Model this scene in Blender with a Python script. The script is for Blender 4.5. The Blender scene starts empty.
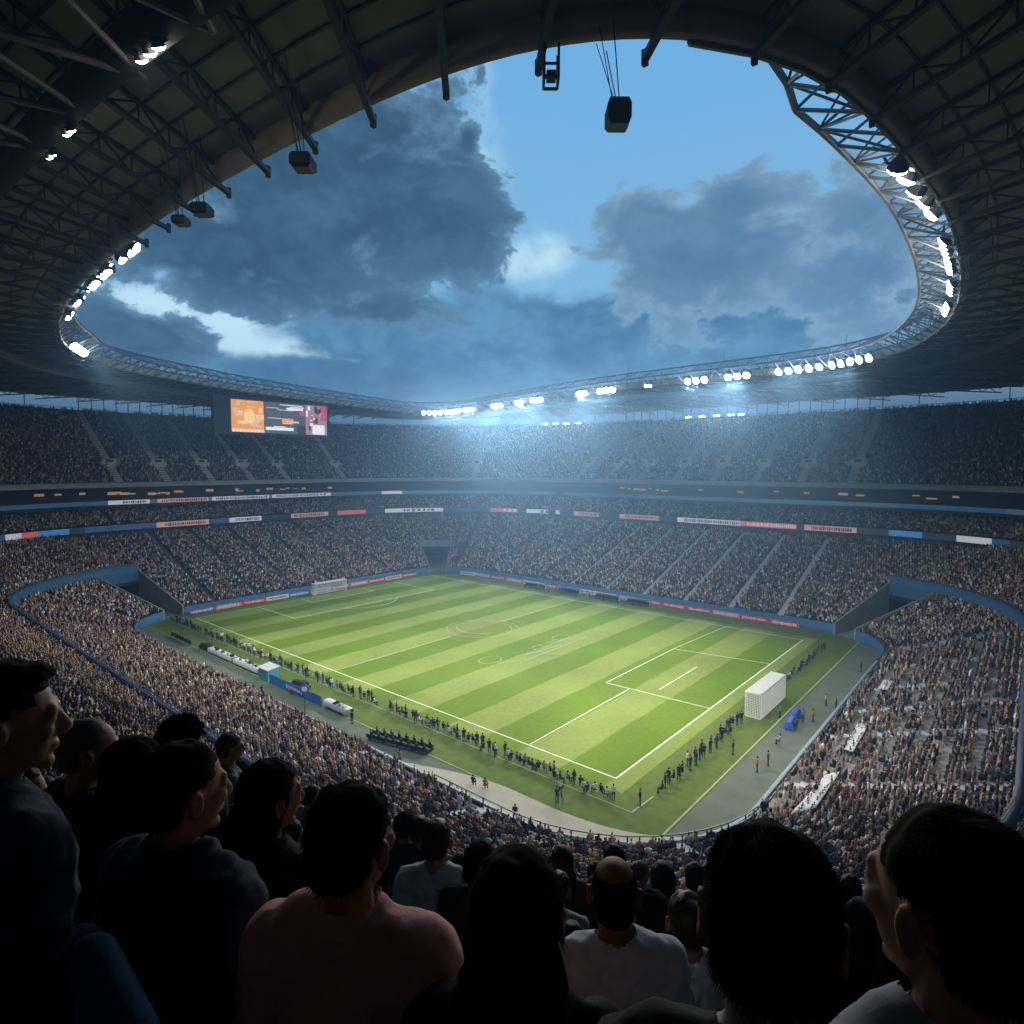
import bpy, bmesh, math, random
import numpy as np
from mathutils import Vector, Matrix, noise as mnoise

random.seed(7); RNG = np.random.default_rng(7)
S = bpy.context.scene
COL = S.collection
PI = math.pi
HAZE = .00115

# ------------------------------------------------------------------ camera
CAM = np.array([-88.616, -84.813, 33.056]); YAW = 0.708868; PITCH = -0.07545; FOC = 611.47
FW = np.array([math.cos(PITCH)*math.cos(YAW), math.cos(PITCH)*math.sin(YAW), math.sin(PITCH)])
RT = np.cross(FW, [0, 0, 1]); RT /= np.linalg.norm(RT); UP = np.cross(RT, FW)
cd = bpy.data.cameras.new('camera'); cam = bpy.data.objects.new('camera', cd); COL.objects.link(cam)
cam.location = CAM; cam.rotation_euler = Vector(FW).to_track_quat('-Z', 'Y').to_euler()
cd.sensor_width = 36; cd.lens = 36*FOC/1024; cd.clip_start = .05; cd.clip_end = 5000
S.camera = cam
def ray(px, py): return FW*FOC + RT*(px-512) + UP*(512-py)
def at_z(px, py, z):
    d = ray(px, py); return CAM + d*((z-CAM[2])/d[2])
def at_depth(px, py, dep): return CAM + ray(px, py)*(dep/FOC)
def project(P):
    P = np.asarray(P, float) - CAM
    dep = P@FW
    sd = np.where(np.abs(dep) < 1e-6, 1e-6, dep)
    return 512+FOC*(P@RT)/sd, 512-FOC*(P@UP)/sd, dep

# ------------------------------------------------------------------ materials
def new_mat(name):
    m = bpy.data.materials.new(name); m.use_nodes = True
    nt = m.node_tree; b = nt.nodes['Principled BSDF']; return m, nt, b
def mat(name, col, rough=.8, metal=0, var=.25, scale=3.0, bump=0, spec=.3):
    m, nt, b = new_mat(name)
    b.inputs['Roughness'].default_value = rough; b.inputs['Metallic'].default_value = metal
    b.inputs['Specular IOR Level'].default_value = spec
    n = nt.nodes.new('ShaderNodeTexNoise'); n.inputs['Scale'].default_value = scale; n.inputs['Detail'].default_value = 6
    tc = nt.nodes.new('ShaderNodeTexCoord'); nt.links.new(tc.outputs['Object'], n.inputs['Vector'])
    r = nt.nodes.new('ShaderNodeMix'); r.data_type = 'RGBA'
    r.inputs[6].default_value = (*[c*(1-var) for c in col], 1); r.inputs[7].default_value = (*[min(1, c*(1+var)) for c in col], 1)
    nt.links.new(n.outputs['Fac'], r.inputs[0]); nt.links.new(r.outputs[2], b.inputs['Base Color'])
    if bump:
        bp = nt.nodes.new('ShaderNodeBump'); bp.inputs['Strength'].default_value = bump; bp.inputs['Distance'].default_value = .02
        nt.links.new(n.outputs['Fac'], bp.inputs['Height']); nt.links.new(bp.outputs['Normal'], b.inputs['Normal'])
    return m
def emit(name, col, st):
    m, nt, b = new_mat(name)
    b.inputs['Base Color'].default_value = (*[min(1, c*.4) for c in col], 1)
    b.inputs['Emission Color'].default_value = (*col, 1); b.inputs['Emission Strength'].default_value = st
    b.inputs['Roughness'].default_value = .4
    return m
def objcol_mat(name, mul=1.0, rough=.85):
    m, nt, b = new_mat(name)
    oi = nt.nodes.new('ShaderNodeObjectInfo'); nt.links.new(oi.outputs['Color'], b.inputs['Base Color'])
    b.inputs['Roughness'].default_value = rough; b.inputs['Specular IOR Level'].default_value = .2
    return m
def attr_mat(name):
    m, nt, b = new_mat(name)
    a = nt.nodes.new('ShaderNodeAttribute'); a.attribute_name = 'Col'; nt.links.new(a.outputs['Color'], b.inputs['Base Color'])
    b.inputs['Roughness'].default_value = .85; b.inputs['Specular IOR Level'].default_value = .15
    return m

M = {}
M['concrete'] = mat('concrete', (.20, .195, .18), .9, var=.35, scale=.6, bump=.2)
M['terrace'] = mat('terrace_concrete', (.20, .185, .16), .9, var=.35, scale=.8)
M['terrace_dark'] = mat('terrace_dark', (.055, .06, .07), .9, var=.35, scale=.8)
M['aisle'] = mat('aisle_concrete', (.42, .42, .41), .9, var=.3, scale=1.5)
M['wall_blue'] = mat('wall_blue', (.028, .095, .185), .6, var=.4, scale=.4)
M['wall_navy'] = mat('wall_navy', (.03, .055, .10), .6, var=.4, scale=.6)
M['cap'] = mat('wall_cap', (.16, .22, .27), .5, var=.3, scale=1)
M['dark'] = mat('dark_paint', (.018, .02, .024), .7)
M['roofdeck'] = mat('roof_deck', (.18, .165, .142), .9, var=.3, scale=.35)
M['rib'] = mat('rib_steel', (.04, .037, .034), .7, var=.4, scale=.8)
M['fascia'] = mat('roof_fascia', (.34, .28, .19), .8, var=.4, scale=.7)
M['steel'] = mat('truss_steel', (.13, .135, .14), .5, metal=.3, var=.3)
M['black'] = mat('black_paint', (.012, .012, .013), .6)
M['white'] = mat('white_paint', (.72, .72, .70), .7, var=.12, scale=2)
M['greyw'] = mat('grey_sheet', (.42, .43, .44), .7, var=.3, scale=.8)
M['rail'] = mat('rail_metal', (.10, .11, .12), .5, metal=.3)
M['glassd'] = mat('smoked_panel', (.06, .07, .08), .3, var=.5, scale=2)
M['tan'] = mat('tan_track', (.36, .32, .24), .95, var=.2, scale=.6)
M['lamp'] = emit('lamp_glow', (1, .97, .90), 60)
M['crowd'] = attr_mat('crowd_colours')
M['orange_lit'] = emit('lit_window', (1, .50, .12), .28)

# ------------------------------------------------------------------ mesh building
class MB:
    def __init__(s): s.v = []; s.f = []; s.m = []
    def quad(s, a, b, c, d, mi=0):
        n = len(s.v); s.v += [tuple(a), tuple(b), tuple(c), tuple(d)]; s.f.append((n, n+1, n+2, n+3)); s.m.append(mi)
    def box(s, c, ax, ay, az, mi=0):
        """box with centre c and half-extent vectors ax, ay, az"""
        c = np.asarray(c, float); ax = np.asarray(ax, float); ay = np.asarray(ay, float); az = np.asarray(az, float)
        n = len(s.v)
        for k in (-1, 1):
            for j in (-1, 1):
                for i in (-1, 1): s.v.append(tuple(c+i*ax+j*ay+k*az))
        for q in ((0, 2, 3, 1), (4, 5, 7, 6), (0, 1, 5, 4), (2, 6, 7, 3), (0, 4, 6, 2), (1, 3, 7, 5)):
            s.f.append(tuple(n+i for i in q)); s.m.append(mi)
    def abox(s, x0, x1, y0, y1, z0, z1, mi=0):
        s.box(((x0+x1)/2, (y0+y1)/2, (z0+z1)/2), ((x1-x0)/2, 0, 0), (0, (y1-y0)/2, 0), (0, 0, (z1-z0)/2), mi)
    def bar(s, a, b, r, mi=0, r2=None):
        a = np.asarray(a, float); b = np.asarray(b, float); d = b-a; L = np.linalg.norm(d)
        if L < 1e-6: return
        d /= L; h = np.array([0, 0, 1.]) if abs(d[2]) < .9 else np.array([1., 0, 0])
        u = np.cross(d, h); u /= np.linalg.norm(u); w = np.cross(u, d)
        s.box((a+b)/2, d*L/2, u*r, w*(r2 or r), mi)
    def tube(s, a, b, r, n=6, mi=0, r2=None):
        a = np.asarray(a, float); b = np.asarray(b, float); d = b-a; L = np.linalg.norm(d); d /= L
        h = np.array([0, 0, 1.]) if abs(d[2]) < .9 else np.array([1., 0, 0])
        u = np.cross(d, h); u /= np.linalg.norm(u); w = np.cross(u, d); k = len(s.v); r2 = r if r2 is None else r2
        for p, rr in ((a, r), (b, r2)):
            for i in range(n):
                t = 2*PI*i/n; s.v.append(tuple(p+rr*(math.cos(t)*u+math.sin(t)*w)))
        for i in range(n):
            j = (i+1) % n; s.f.append((k+i, k+j, k+n+j, k+n+i)); s.m.append(mi)
        s.f.append(tuple(k+n-1-i for i in range(n))); s.m.append(mi); s.f.append(tuple(k+n+i for i in range(n))); s.m.append(mi)
    def build(s, name, mats, parent=None):
        me = bpy.data.meshes.new(name); me.from_pydata(s.v, [], s.f)
        for m in (mats if isinstance(mats, (list, tuple)) else [mats]): me.materials.append(m)
        me.polygons.foreach_set('material_index', s.m); me.update()
        return link(name, me, parent)
def link(name, me, parent=None):
    o = bpy.data.objects.new(name, me); COL.objects.link(o)
    if parent is not None: o.parent = parent
    return o
def empty(name, loc=(0, 0, 0), rz=0):
    o = bpy.data.objects.new(name, None); COL.objects.link(o); o.location = loc; o.rotation_euler = (0, 0, rz); return o
def tag(o, label=None, cat=None, group=None, kind=None):
    if label: o['label'] = label
    if cat: o['category'] = cat
    if group: o['group'] = group
    if kind: o['kind'] = kind
    return o
def grid_mesh(name, P, mats, skip=None, midx=None, parent=None):
    """P: (ns, nd, 3) array of points -> quads"""
    ns, nd = P.shape[:2]
    i, j = np.meshgrid(np.arange(ns-1), np.arange(nd-1), indexing='ij')
    a = (i*nd+j).ravel(); q = np.stack([a, a+nd, a+nd+1, a+1], 1)
    if skip is not None:
        keep = ~skip.ravel(); q = q[keep]
    me = bpy.data.meshes.new(name)
    me.vertices.add(ns*nd); me.vertices.foreach_set('co', P.reshape(-1).astype(np.float32))
    me.loops.add(len(q)*4); me.loops.foreach_set('vertex_index', q.ravel().astype(np.int32))
    me.polygons.add(len(q)); me.polygons.foreach_set('loop_start', np.arange(0, len(q)*4, 4, dtype=np.int32))
    me.polygons.foreach_set('loop_total', np.full(len(q), 4, dtype=np.int32))
    for m in (mats if isinstance(mats, (list, tuple)) else [mats]): me.materials.append(m)
    if midx is not None: me.polygons.foreach_set('material_index', (midx.ravel()[keep] if skip is not None else midx.ravel()).astype(np.int32))
    me.update(calc_edges=True); me.validate()
    return link(name, me, parent)

# ------------------------------------------------------------------ bowl plan: parallel curves of a rounded rectangle
R0 = 16.0
CX0, CX1, CY0, CY1 = -32.5, 27.5, -50.5, 41.5
ARC = R0*PI/2
SEG = [30, ARC, 92, ARC, 60, ARC, 92, ARC, 30]
CUM = np.concatenate([[0], np.cumsum(SEG)]); TOT = CUM[-1]
def ringpt(s, d):
    s = np.mod(np.asarray(s, float), TOT); d = np.broadcast_to(np.asarray(d, float), s.shape) if np.ndim(d) == 0 else np.asarray(d, float)
    s, d = np.broadcast_arrays(s, d)
    x = np.zeros(s.shape); y = np.zeros(s.shape); nx = np.zeros(s.shape); ny = np.zeros(s.shape)
    k = np.clip(np.searchsorted(CUM, s, side='right')-1, 0, 8); t = s-CUM[k]
    r = R0+d
    for i in range(9):
        m = k == i
        if not m.any(): continue
        tt = t[m]; rr = r[m]
        if i == 0: X, Y, a = -2.5+tt, np.full(tt.shape, CY0), np.full(tt.shape, -PI/2)
        elif i == 8: X, Y, a = CX0+tt, np.full(tt.shape, CY0), np.full(tt.shape, -PI/2)
        elif i == 2: X, Y, a = np.full(tt.shape, CX1), CY0+tt, np.zeros(tt.shape)
        elif i == 4: X, Y, a = CX1-tt, np.full(tt.shape, CY1), np.full(tt.shape, PI/2)
        elif i == 6: X, Y, a = np.full(tt.shape, CX0), CY1-tt, np.full(tt.shape, PI)
        else:
            cx, cy, a0 = {1: (CX1, CY0, -PI/2), 3: (CX1, CY1, 0), 5: (CX0, CY1, PI/2), 7: (CX0, CY0, PI)}[i]
            a = a0+tt/R0; X, Y = np.full(tt.shape, cx), np.full(tt.shape, cy)
        nx[m] = np.cos(a); ny[m] = np.sin(a); x[m] = X+rr*nx[m]; y[m] = Y+rr*ny[m]
    return x, y, nx, ny
def on_arc(s):
    k = np.clip(np.searchsorted(CUM, np.mod(s, TOT), side='right')-1, 0, 8); return (k % 2) == 1
def rp(s, d, z):
    x, y, _, _ = ringpt(np.array([s]), d); return np.array([x[0], y[0], z])
def nrm(s):
    _, _, a, b = ringpt(np.array([s]), 0); return np.array([a[0], b[0], 0])
def ssamples(s0, s1, extra=()):
    out = []
    s = s0
    while s < s1-1e-6:
        out.append(s); s += .9 if on_arc(s+.01) else 2.4
    out.append(s1)
    out += [e for e in list(extra)+[c for c in CUM]+[c+TOT for c in CUM] if s0 < e < s1]
    return np.unique(np.round(np.array(out), 4))

TUN = [(47.3, 2.3), (161.0, 2.6), (236.8, 2.3)]            # tunnels cut into the lower stand: (s, half width at the front)
SR, SF, SL = 47.3, 161.0, 236.8
def smooth(a, b, x):
    t = np.clip((x-a)/(b-a), 0, 1); return t*t*(3-2*t)
def z_low(d, s=None): return 1.25+.34*d
def k_near(s):
    s = np.mod(s, TOT)
    a = smooth(258, 325, s)
    b = np.where(s < 60, 0, 1-smooth(378, TOT+25, s))
    b = np.where(s < 60, 1-smooth(378, TOT+25, s+TOT), b)
    return .30+.42*np.minimum(a, b)
def z_near(d, s): return 8.86+k_near(s)*(d-18.5)+.5*smooth(28, 45, d)*smooth(.5, .7, k_near(s))
def z_mid(d, s=None): return 17.0+.40*(d-41.5)
def z_up(d, s=None): return 28.0+.62*(d-46.5)

# ------------------------------------------------------------------ ground
def pitch_material():
    m, nt, b = new_mat('pitch_grass'); N = nt.nodes; Lk = nt.links
    b.inputs['Roughness'].default_value = .9; b.inputs['Specular IOR Level'].default_value = .15
    tc = N.new('ShaderNodeTexCoord'); sp = N.new('ShaderNodeSeparateXYZ'); Lk.new(tc.outputs['Object'], sp.inputs[0])
    def math_(op, a, bb=None, c=None):
        n = N.new('ShaderNodeMath'); n.operation = op
        for i, x in enumerate((a, bb, c)):
            if x is None: continue
            if isinstance(x, (int, float)): n.inputs[i].default_value = x
            else: Lk.new(x, n.inputs[i])
        return n.outputs[0]
    wob = N.new('ShaderNodeTexNoise'); wob.inputs['Scale'].default_value = .35; wob.inputs['Detail'].default_value = 5; Lk.new(tc.outputs['Object'], wob.inputs['Vector'])
    yy = math_('ADD', sp.outputs['Y'], math_('MULTIPLY', math_('SUBTRACT', wob.outputs['Fac'], .5), .7))
    ph = math_('MULTIPLY', math_('ADD', yy, 52.5), 1/11.6667)
    tri = math_('PINGPONG', math_('ADD', ph, .25), .5)        # 0..0.5
    st = N.new('ShaderNodeMapRange'); st.interpolation_type = 'SMOOTHSTEP'
    st.inputs['From Min'].default_value = .235; st.inputs['From Max'].default_value = .265
    Lk.new(tri, st.inputs['Value'])
    mx = N.new('ShaderNodeMix'); mx.data_type = 'RGBA'; Lk.new(st.outputs[0], mx.inputs[0])
    mx.inputs[7].default_value = (.098, .156, .007, 1); mx.inputs[6].default_value = (.170, .216, .040, 1)
    n2 = N.new('ShaderNodeTexNoise'); n2.inputs['Scale'].default_value = 1.6; n2.inputs['Detail'].default_value = 8; Lk.new(tc.outputs['Object'], n2.inputs['Vector'])
    n3 = N.new('ShaderNodeTexNoise'); n3.inputs['Scale'].default_value = .07; n3.inputs['Detail'].default_value = 3; Lk.new(tc.outputs['Object'], n3.inputs['Vector'])
    f = math_('ADD', math_('MULTIPLY', n2.outputs['Fac'], .5), math_('MULTIPLY', n3.outputs['Fac'], .7))
    f = math_('ADD', f, .42)
    sc = N.new('ShaderNodeVectorMath'); sc.operation = 'SCALE'; Lk.new(mx.outputs[2], sc.inputs[0]); Lk.new(f, sc.inputs['Scale'])
    # worn turf inside the centre circle
    r = math_('SQRT', math_('ADD', math_('POWER', sp.outputs['X'], 2.0), math_('POWER', sp.outputs['Y'], 2.0)))
    w = N.new('ShaderNodeMapRange'); w.interpolation_type = 'SMOOTHSTEP'; w.inputs['From Min'].default_value = 8.5; w.inputs['From Max'].default_value = 3.5; Lk.new(r, w.inputs['Value'])
    wn = math_('MULTIPLY', w.outputs[0], math_('MULTIPLY', n2.outputs['Fac'], .8))
    mz = N.new('ShaderNodeMix'); mz.data_type = 'RGBA'; Lk.new(wn, mz.inputs[0]); Lk.new(sc.outputs[0], mz.inputs[6]); mz.inputs[7].default_value = (.17, .155, .04, 1)
    Lk.new(mz.outputs[2], b.inputs['Base Color'])
    bp = N.new('ShaderNodeBump'); bp.inputs['Strength'].default_value = .4; bp.inputs['Distance'].default_value = .05; n4 = N.new('ShaderNodeTexNoise'); n4.inputs['Scale'].default_value = 14
    Lk.new(tc.outputs['Object'], n4.inputs['Vector']); Lk.new(n4.outputs['Fac'], bp.inputs['Height']); Lk.new(bp.outputs['Normal'], b.inputs['Normal'])
    return m
def sheet(name, x0, x1, y0, y1, z, m):
    b = MB(); b.quad((x0, y0, z), (x1, y0, z), (x1, y1, z), (x0, y1, z)); return tag(b.build(name, m), kind='structure')
sheet('ground', -900, 900, -900, 900, -.05, M['concrete'])
# running track surround, one sheet following the front wall
ss = ssamples(0, TOT)
def disc(name, dd, z, m):
    x, y, _, _ = ringpt(ss[:-1], dd); me = bpy.data.meshes.new(name); me.from_pydata([(a, b, z) for a, b in zip(x, y)], [], [list(range(len(x)))]); me.materials.append(m)
    return tag(link(name, me), kind='structure')
disc('track', .2, 0.0, mat('track_surface', (.100, .118, .082), .95, var=.3, scale=.5))
sheet('grass_surround', -43.6, 41.2, -61.2, 57.6, .012, mat('surround_grass', (.082, .118, .014), .95, var=.45, scale=.9))
sheet('pitch', -36.2, 36.2, -54.5, 54.5, .024, pitch_material())
b = MB()
PW = lambda i: -5.6*float(smooth(0, 14, i))*float(smooth(36, 18, i))
for i in range(36):
    s0, s1 = 322+i*1.6, 322+(i+1)*1.6
    w0, w1 = PW(i), PW(i+1)
    b.quad(rp(s0, -.05, .03), rp(s1, -.05, .03), rp(s1, w1, .03), rp(s0, w0, .03))
tag(b.build('path', M['tan']), kind='structure')

# painted markings
b = MB(); LW = .075; ZL = .036
def pline(x0, y0, x1, y1, w=LW):
    d = np.array([x1-x0, y1-y0]); d = d/np.linalg.norm(d); n = np.array([-d[1], d[0]])*w
    b.quad((x0+n[0], y0+n[1], ZL), (x0-n[0], y0-n[1], ZL), (x1-n[0], y1-n[1], ZL), (x1+n[0], y1+n[1], ZL))
def ring(cx, cy, rx, ry, a0=0, a1=2*PI, w=.08, n=48):
    for i in range(n):
        t0, t1 = a0+(a1-a0)*i/n, a0+(a1-a0)*(i+1)/n
        p = [(cx+(rx+e)*math.cos(t), cy+(ry+e)*math.sin(t), ZL) for t, e in ((t0, -w), (t1, -w), (t1, w), (t0, w))]
        b.quad(*p)
pline(-34, -52.5, 34, -52.5, .095); pline(-34, 52.5, 34, 52.5); pline(-34, -52.5, -34, 52.5, .085); pline(34, -52.5, 34, 52.5)
pline(-33.8, -40.6, -10.2, -40.4, .07)
pline(-10.1, -36.4, 12.8, -36.4, .07); pline(-10.1, -36.4, -9.4, -52.4, .07); pline(12.8, -36.4, 15.4, -52.4, .07); pline(12.8, -36.4, 34, -37.6, .05)
pline(-7.5, -43.9, 6, -43.8, .07); pline(-34, -.2, -8, 0, .05); pline(7, 0, 34, .2, .05)
pline(-20.1, 36, 20.1, 36, .1); pline(-20.1, 36, -20.1, 52.5, .1); pline(20.1, 36, 20.1, 52.5, .1); pline(-9, 47, 9, 47, .1); pline(-9, 47, -9, 52.5, .1); pline(9, 47, 9, 52.5, .1)
ring(0, 41, 9.1, 9.1, PI+.6, 2*PI-.6)
tag(b.build('line_markings', mat('line_paint', (.62, .66, .55), .9, var=.35, scale=2.2)), kind='structure')
# faint worn paint on the near half and the centre circle
b = MB(); ring(0, 0, 6.4, 6.8, w=.06); ring(0, 0, 7.6, 8.2, -.9, .5, .05); ring(.5, .4, 4.4, 4.8, 2.2, 4.4, .1)
ring(-13.5, -15.5, 2.3, 1.6, w=.06); ring(-2.5, -19.5, 1.6, 3.4, .4, 5.0, .06); ring(5.5, -16.5, 2.1, 1.3, w=.06)
pline(-7.5, -18.2, 2, -19.4, .08); pline(-9.8, -20.2, 9, -20.0, .06); pline(1, -17.2, 8, -18.6, .07); pline(-4.6, -16.5, 4, -16.8, .06); pline(-14, -17.6, -9, -20, .05)
pline(-43.4, -60.9, 40.9, -60.9, .09); pline(-43.3, -60.8, -43.3, 57, .06); pline(-38.5, -57, -34.6, -57.2, .09); pline(-38.6, -57, -38.6, 54, .05)
tag(b.build('worn_markings', mat('worn_paint', (.30, .33, .22), .9, var=.6, scale=3.2)), kind='structure')

# ------------------------------------------------------------------ stands
def tier(name, d0, d1, dd, zf, s0, s1, mats, extra=(), cut=None, parent=None, dmax=None):
    sv = ssamples(s0, s1, extra); n = int(round((d1-d0)/dd)); ds = d0+dd*np.arange(n+1)
    D = []; Z = []
    for i in range(n):
        D += [ds[i], ds[i+1]-.02]; Z += [ds[i], ds[i]]
    D = np.array(D); Zd = np.array(Z)
    Sg, Dg = np.meshgrid(sv, D, indexing='ij'); _, Zg = np.meshgrid(sv, Zd, indexing='ij')
    x, y, _, _ = ringpt(Sg, Dg); z = zf(Zg, Sg)+np.zeros_like(Sg)
    P = np.stack([x, y, z], -1)
    sm = (sv[:-1]+sv[1:])/2; dm = (D[:-1]+D[1:])/2
    skip = np.zeros((len(sv)-1, len(D)-1), bool)
    if cut:
        for (c, h, dc) in cut:
            c2 = [c, c+TOT]
            for cc in c2: skip |= ((np.abs(sm-cc) < h)[:, None] & (dm < dc)[None, :])
    if dmax is not None: skip |= dm[None, :] > dmax(sm)[:, None]
    return grid_mesh(name, P, mats, skip, parent=parent)
def band(name, s0, s1, d0, z0, d1, z1, m, step=None, parent=None, zf=None, extra=()):
    """ring band from (d0,z0) to (d1,z1), two rows of points"""
    sv = ssamples(s0, s1, extra); x0, y0, _, _ = ringpt(sv, d0); x1, y1, _, _ = ringpt(sv, d1)
    o = np.zeros_like(sv) if zf is None else zf(sv)
    P = np.stack([np.stack([x0, y0, o+z0], -1), np.stack([x1, y1, o+z1], -1)], 1)
    return grid_mesh(name, P, m, parent=parent)
def wall_ring(name, s0, s1, d, th, z0, z1, m, parent=None, extra=()):
    """solid wall of thickness th following the bowl"""
    sv = ssamples(s0, s1, extra)
    prof = [(d, z0), (d, z1), (d+th, z1), (d+th, z0)]
    P = np.stack([np.stack([*ringpt(sv, a)[:2], np.full(sv.shape, c)], -1) for a, c in prof], 1)
    return grid_mesh(name, P, m, parent=parent)

tex = [c+e for c, h in TUN for e in (-h, h)]; tex += [e+TOT for e in tex]
# lower stand: front rows all round, then the far half up to the ribbon board
low = empty('lower_stand'); tag(low, 'long lower seating bowl wrapping the pitch with three tunnel cuts', 'stand')
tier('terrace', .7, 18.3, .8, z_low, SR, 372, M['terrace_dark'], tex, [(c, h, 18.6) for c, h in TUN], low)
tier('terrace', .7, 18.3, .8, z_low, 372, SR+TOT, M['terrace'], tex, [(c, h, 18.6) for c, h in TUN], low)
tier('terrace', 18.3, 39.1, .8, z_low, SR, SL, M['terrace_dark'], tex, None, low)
near = empty('corner_stand'); tag(near, 'steep dark seating tier behind the blue parapet where the nearest spectators stand', 'stand')
near_dmax = lambda sm: np.where((sm > 268) & (sm < TOT-4), 80, 41.0)
tier('terrace', 18.9, 76.9, .8, z_near, SL, SR+TOT, M['terrace_dark'], tex, None, near, near_dmax)  # rows behind the camera are unseen, added to keep sky light out
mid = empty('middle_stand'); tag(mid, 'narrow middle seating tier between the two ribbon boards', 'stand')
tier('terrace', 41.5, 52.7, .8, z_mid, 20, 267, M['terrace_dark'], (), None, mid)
upp = empty('upper_stand'); tag(upp, 'tall dark blue upper tier rising to the roof', 'stand')
tier('terrace', 46.5, 82.5, .8, z_up, 20, 267, mat('seat_navy', (.020, .032, .058), .7, var=.3), (), None, upp)
band('soffit', 20, 267, 46.4, 27.2, 53.0, 27.2, M['dark'], parent=upp)
wall_ring('front_beam', 20, 267, 46.1, .35, 27.25, 28.6, mat('beam_concrete', (.26, .27, .25), .8, var=.3, scale=.7), upp)
wall_ring('back_wall', 20, 267, 82.5, .4, 40, 50.2, M['dark'], upp)
wall_ring('back_wall', 20, 267, 52.9, .3, 18, 27.15, M['dark'], mid)
wall_ring('front_parapet', 20, 267, 41.0, .3, 13.2, 17.9, M['dark'], mid)
wall_ring('club_balcony', 20, 267, 45.2, .3, 21.9, 22.6, M['dark'], mid)
for s in (20, 267):
    p = MB(); p.quad(rp(s, 40, 0), rp(s, 86, 0), rp(s, 86, 53), rp(s, 40, 53)); p.build('end_wall', M['dark'], upp)
# the parapet between front rows and the corner stand
wall_ring('parapet', SL-2.2, SR+TOT+2.2, 18.25, .35, 6.4, 9.95, M['wall_navy'], near, tex)
wall_ring('parapet_cap', SL-2.2, SR+TOT+2.2, 18.18, .6, 9.953, 10.15, M['wall_navy'], near, tex)
for a, c in ((SL-2.2, SL+44), (SR+TOT-58, SR+TOT+2.2)):
    wall_ring('blue_band', a, c, 18.08, .15, 8.2, 9.94, M['wall_blue'], near)
# hand rail above the parapet of the corner stand
p = MB(); sv = np.arange(SL+10, SR+TOT-6, 2.0)
for s in sv:
    p.bar(rp(s, 18.5, 10.1), rp(s, 18.5, 10.75), .03)
    for zz in (10.4, 10.75): p.bar(rp(s, 18.5, zz), rp(s+2.0, 18.5, zz), .03)
p.build('hand_rail', M['rail'], near)
# tunnels: side walls, portal, blue fascia, dark throat
for k, (c, h) in enumerate(TUN):
    t = empty('tunnel', rp(c, 18, 0)); loc = np.array(t.location)
    tag(t, ['players tunnel with long sloping concrete wall beside the packed front corner rows', 'dark vehicle tunnel cut into the far corner between both main sides', 'dark tunnel with blue fascia where the shaded curved parapet begins'][k], 'tunnel', 'tunnels through the lower stand')
    w = MB()
    for e in (-h, h):
        th = .35/2
        for (da, db) in ((.0, 9), (9, 18.6)):
            P = []
            for d in (da, db):
                for z in (0, z_low(d)+.95):
                    for o in (-th, th): P.append(rp(c+e+o*16/(16+d), d, z)-loc)
            n = len(w.v); w.v += [tuple(q) for q in P]
            for q in ((0, 1, 3, 2), (4, 6, 7, 5), (0, 4, 5, 1), (2, 3, 7, 6), (0, 2, 6, 4), (1, 5, 7, 3)): w.f.append(tuple(n+i for i in q)); w.m.append(0)
    w.build('side_wall', M['concrete'], t)
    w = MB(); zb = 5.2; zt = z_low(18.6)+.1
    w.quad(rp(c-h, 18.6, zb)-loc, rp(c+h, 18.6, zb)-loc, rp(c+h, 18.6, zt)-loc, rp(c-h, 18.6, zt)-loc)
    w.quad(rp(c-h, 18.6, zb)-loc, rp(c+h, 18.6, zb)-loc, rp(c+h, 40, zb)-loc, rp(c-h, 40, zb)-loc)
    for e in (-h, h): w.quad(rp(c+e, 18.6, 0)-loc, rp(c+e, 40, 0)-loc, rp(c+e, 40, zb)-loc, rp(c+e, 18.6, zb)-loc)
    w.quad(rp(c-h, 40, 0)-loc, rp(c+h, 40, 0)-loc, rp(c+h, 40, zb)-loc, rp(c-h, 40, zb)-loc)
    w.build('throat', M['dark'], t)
    w = MB(); q = [rp(c-h-.3, 18.3, zb+.7), rp(c, 18.3, zb+.7), rp(c+h+.3, 18.3, zb+.7)]
    for i in (0, 1):
        aa, bb = q[i]-loc, q[i+1]-loc
        w.box((aa+bb)/2+np.array([0, 0, 1.2]), (bb-aa)/2, nrm(c)*.2, (0, 0, 1.1))
    w.build('fascia', M['wall_blue'] if k != 1 else M['cap'], t)

# front wall of the bowl
fw = empty('front_wall'); tag(fw, 'low wall with cap rail around the playing area', 'wall')
wall_ring('wall_face', 49.8, 158.2, 0, .3, 0, 1.9, M['wall_blue'], fw); wall_ring('wall_face', 163.8, 234.2, 0, .3, 0, 1.9, M['wall_blue'], fw)
wall_ring('wall_face', 239.3, 262, 0, .3, 0, 1.9, M['wall_blue'], fw); wall_ring('wall_face', 26, 44.8, 0, .3, 0, 1.9, M['wall_blue'], fw)
wall_ring('wall_face', 262, TOT+26, 0, .3, 0, 1.55, M['wall_navy'], fw)
wall_ring('wall_cap', 262, TOT+26, -.06, .42, 1.553, 1.66, M['cap'], fw)
p = MB()
for s in np.arange(340, TOT+30, 2.2):
    p.bar(rp(s, .9, 1.5), rp(s, .9, 2.7), .05)
    for zz in (2.15, 2.7): p.bar(rp(s, .9, zz), rp(s+2.2, .9, zz), .045)
p.build('barrier_rail', M['rail'], fw)

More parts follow.
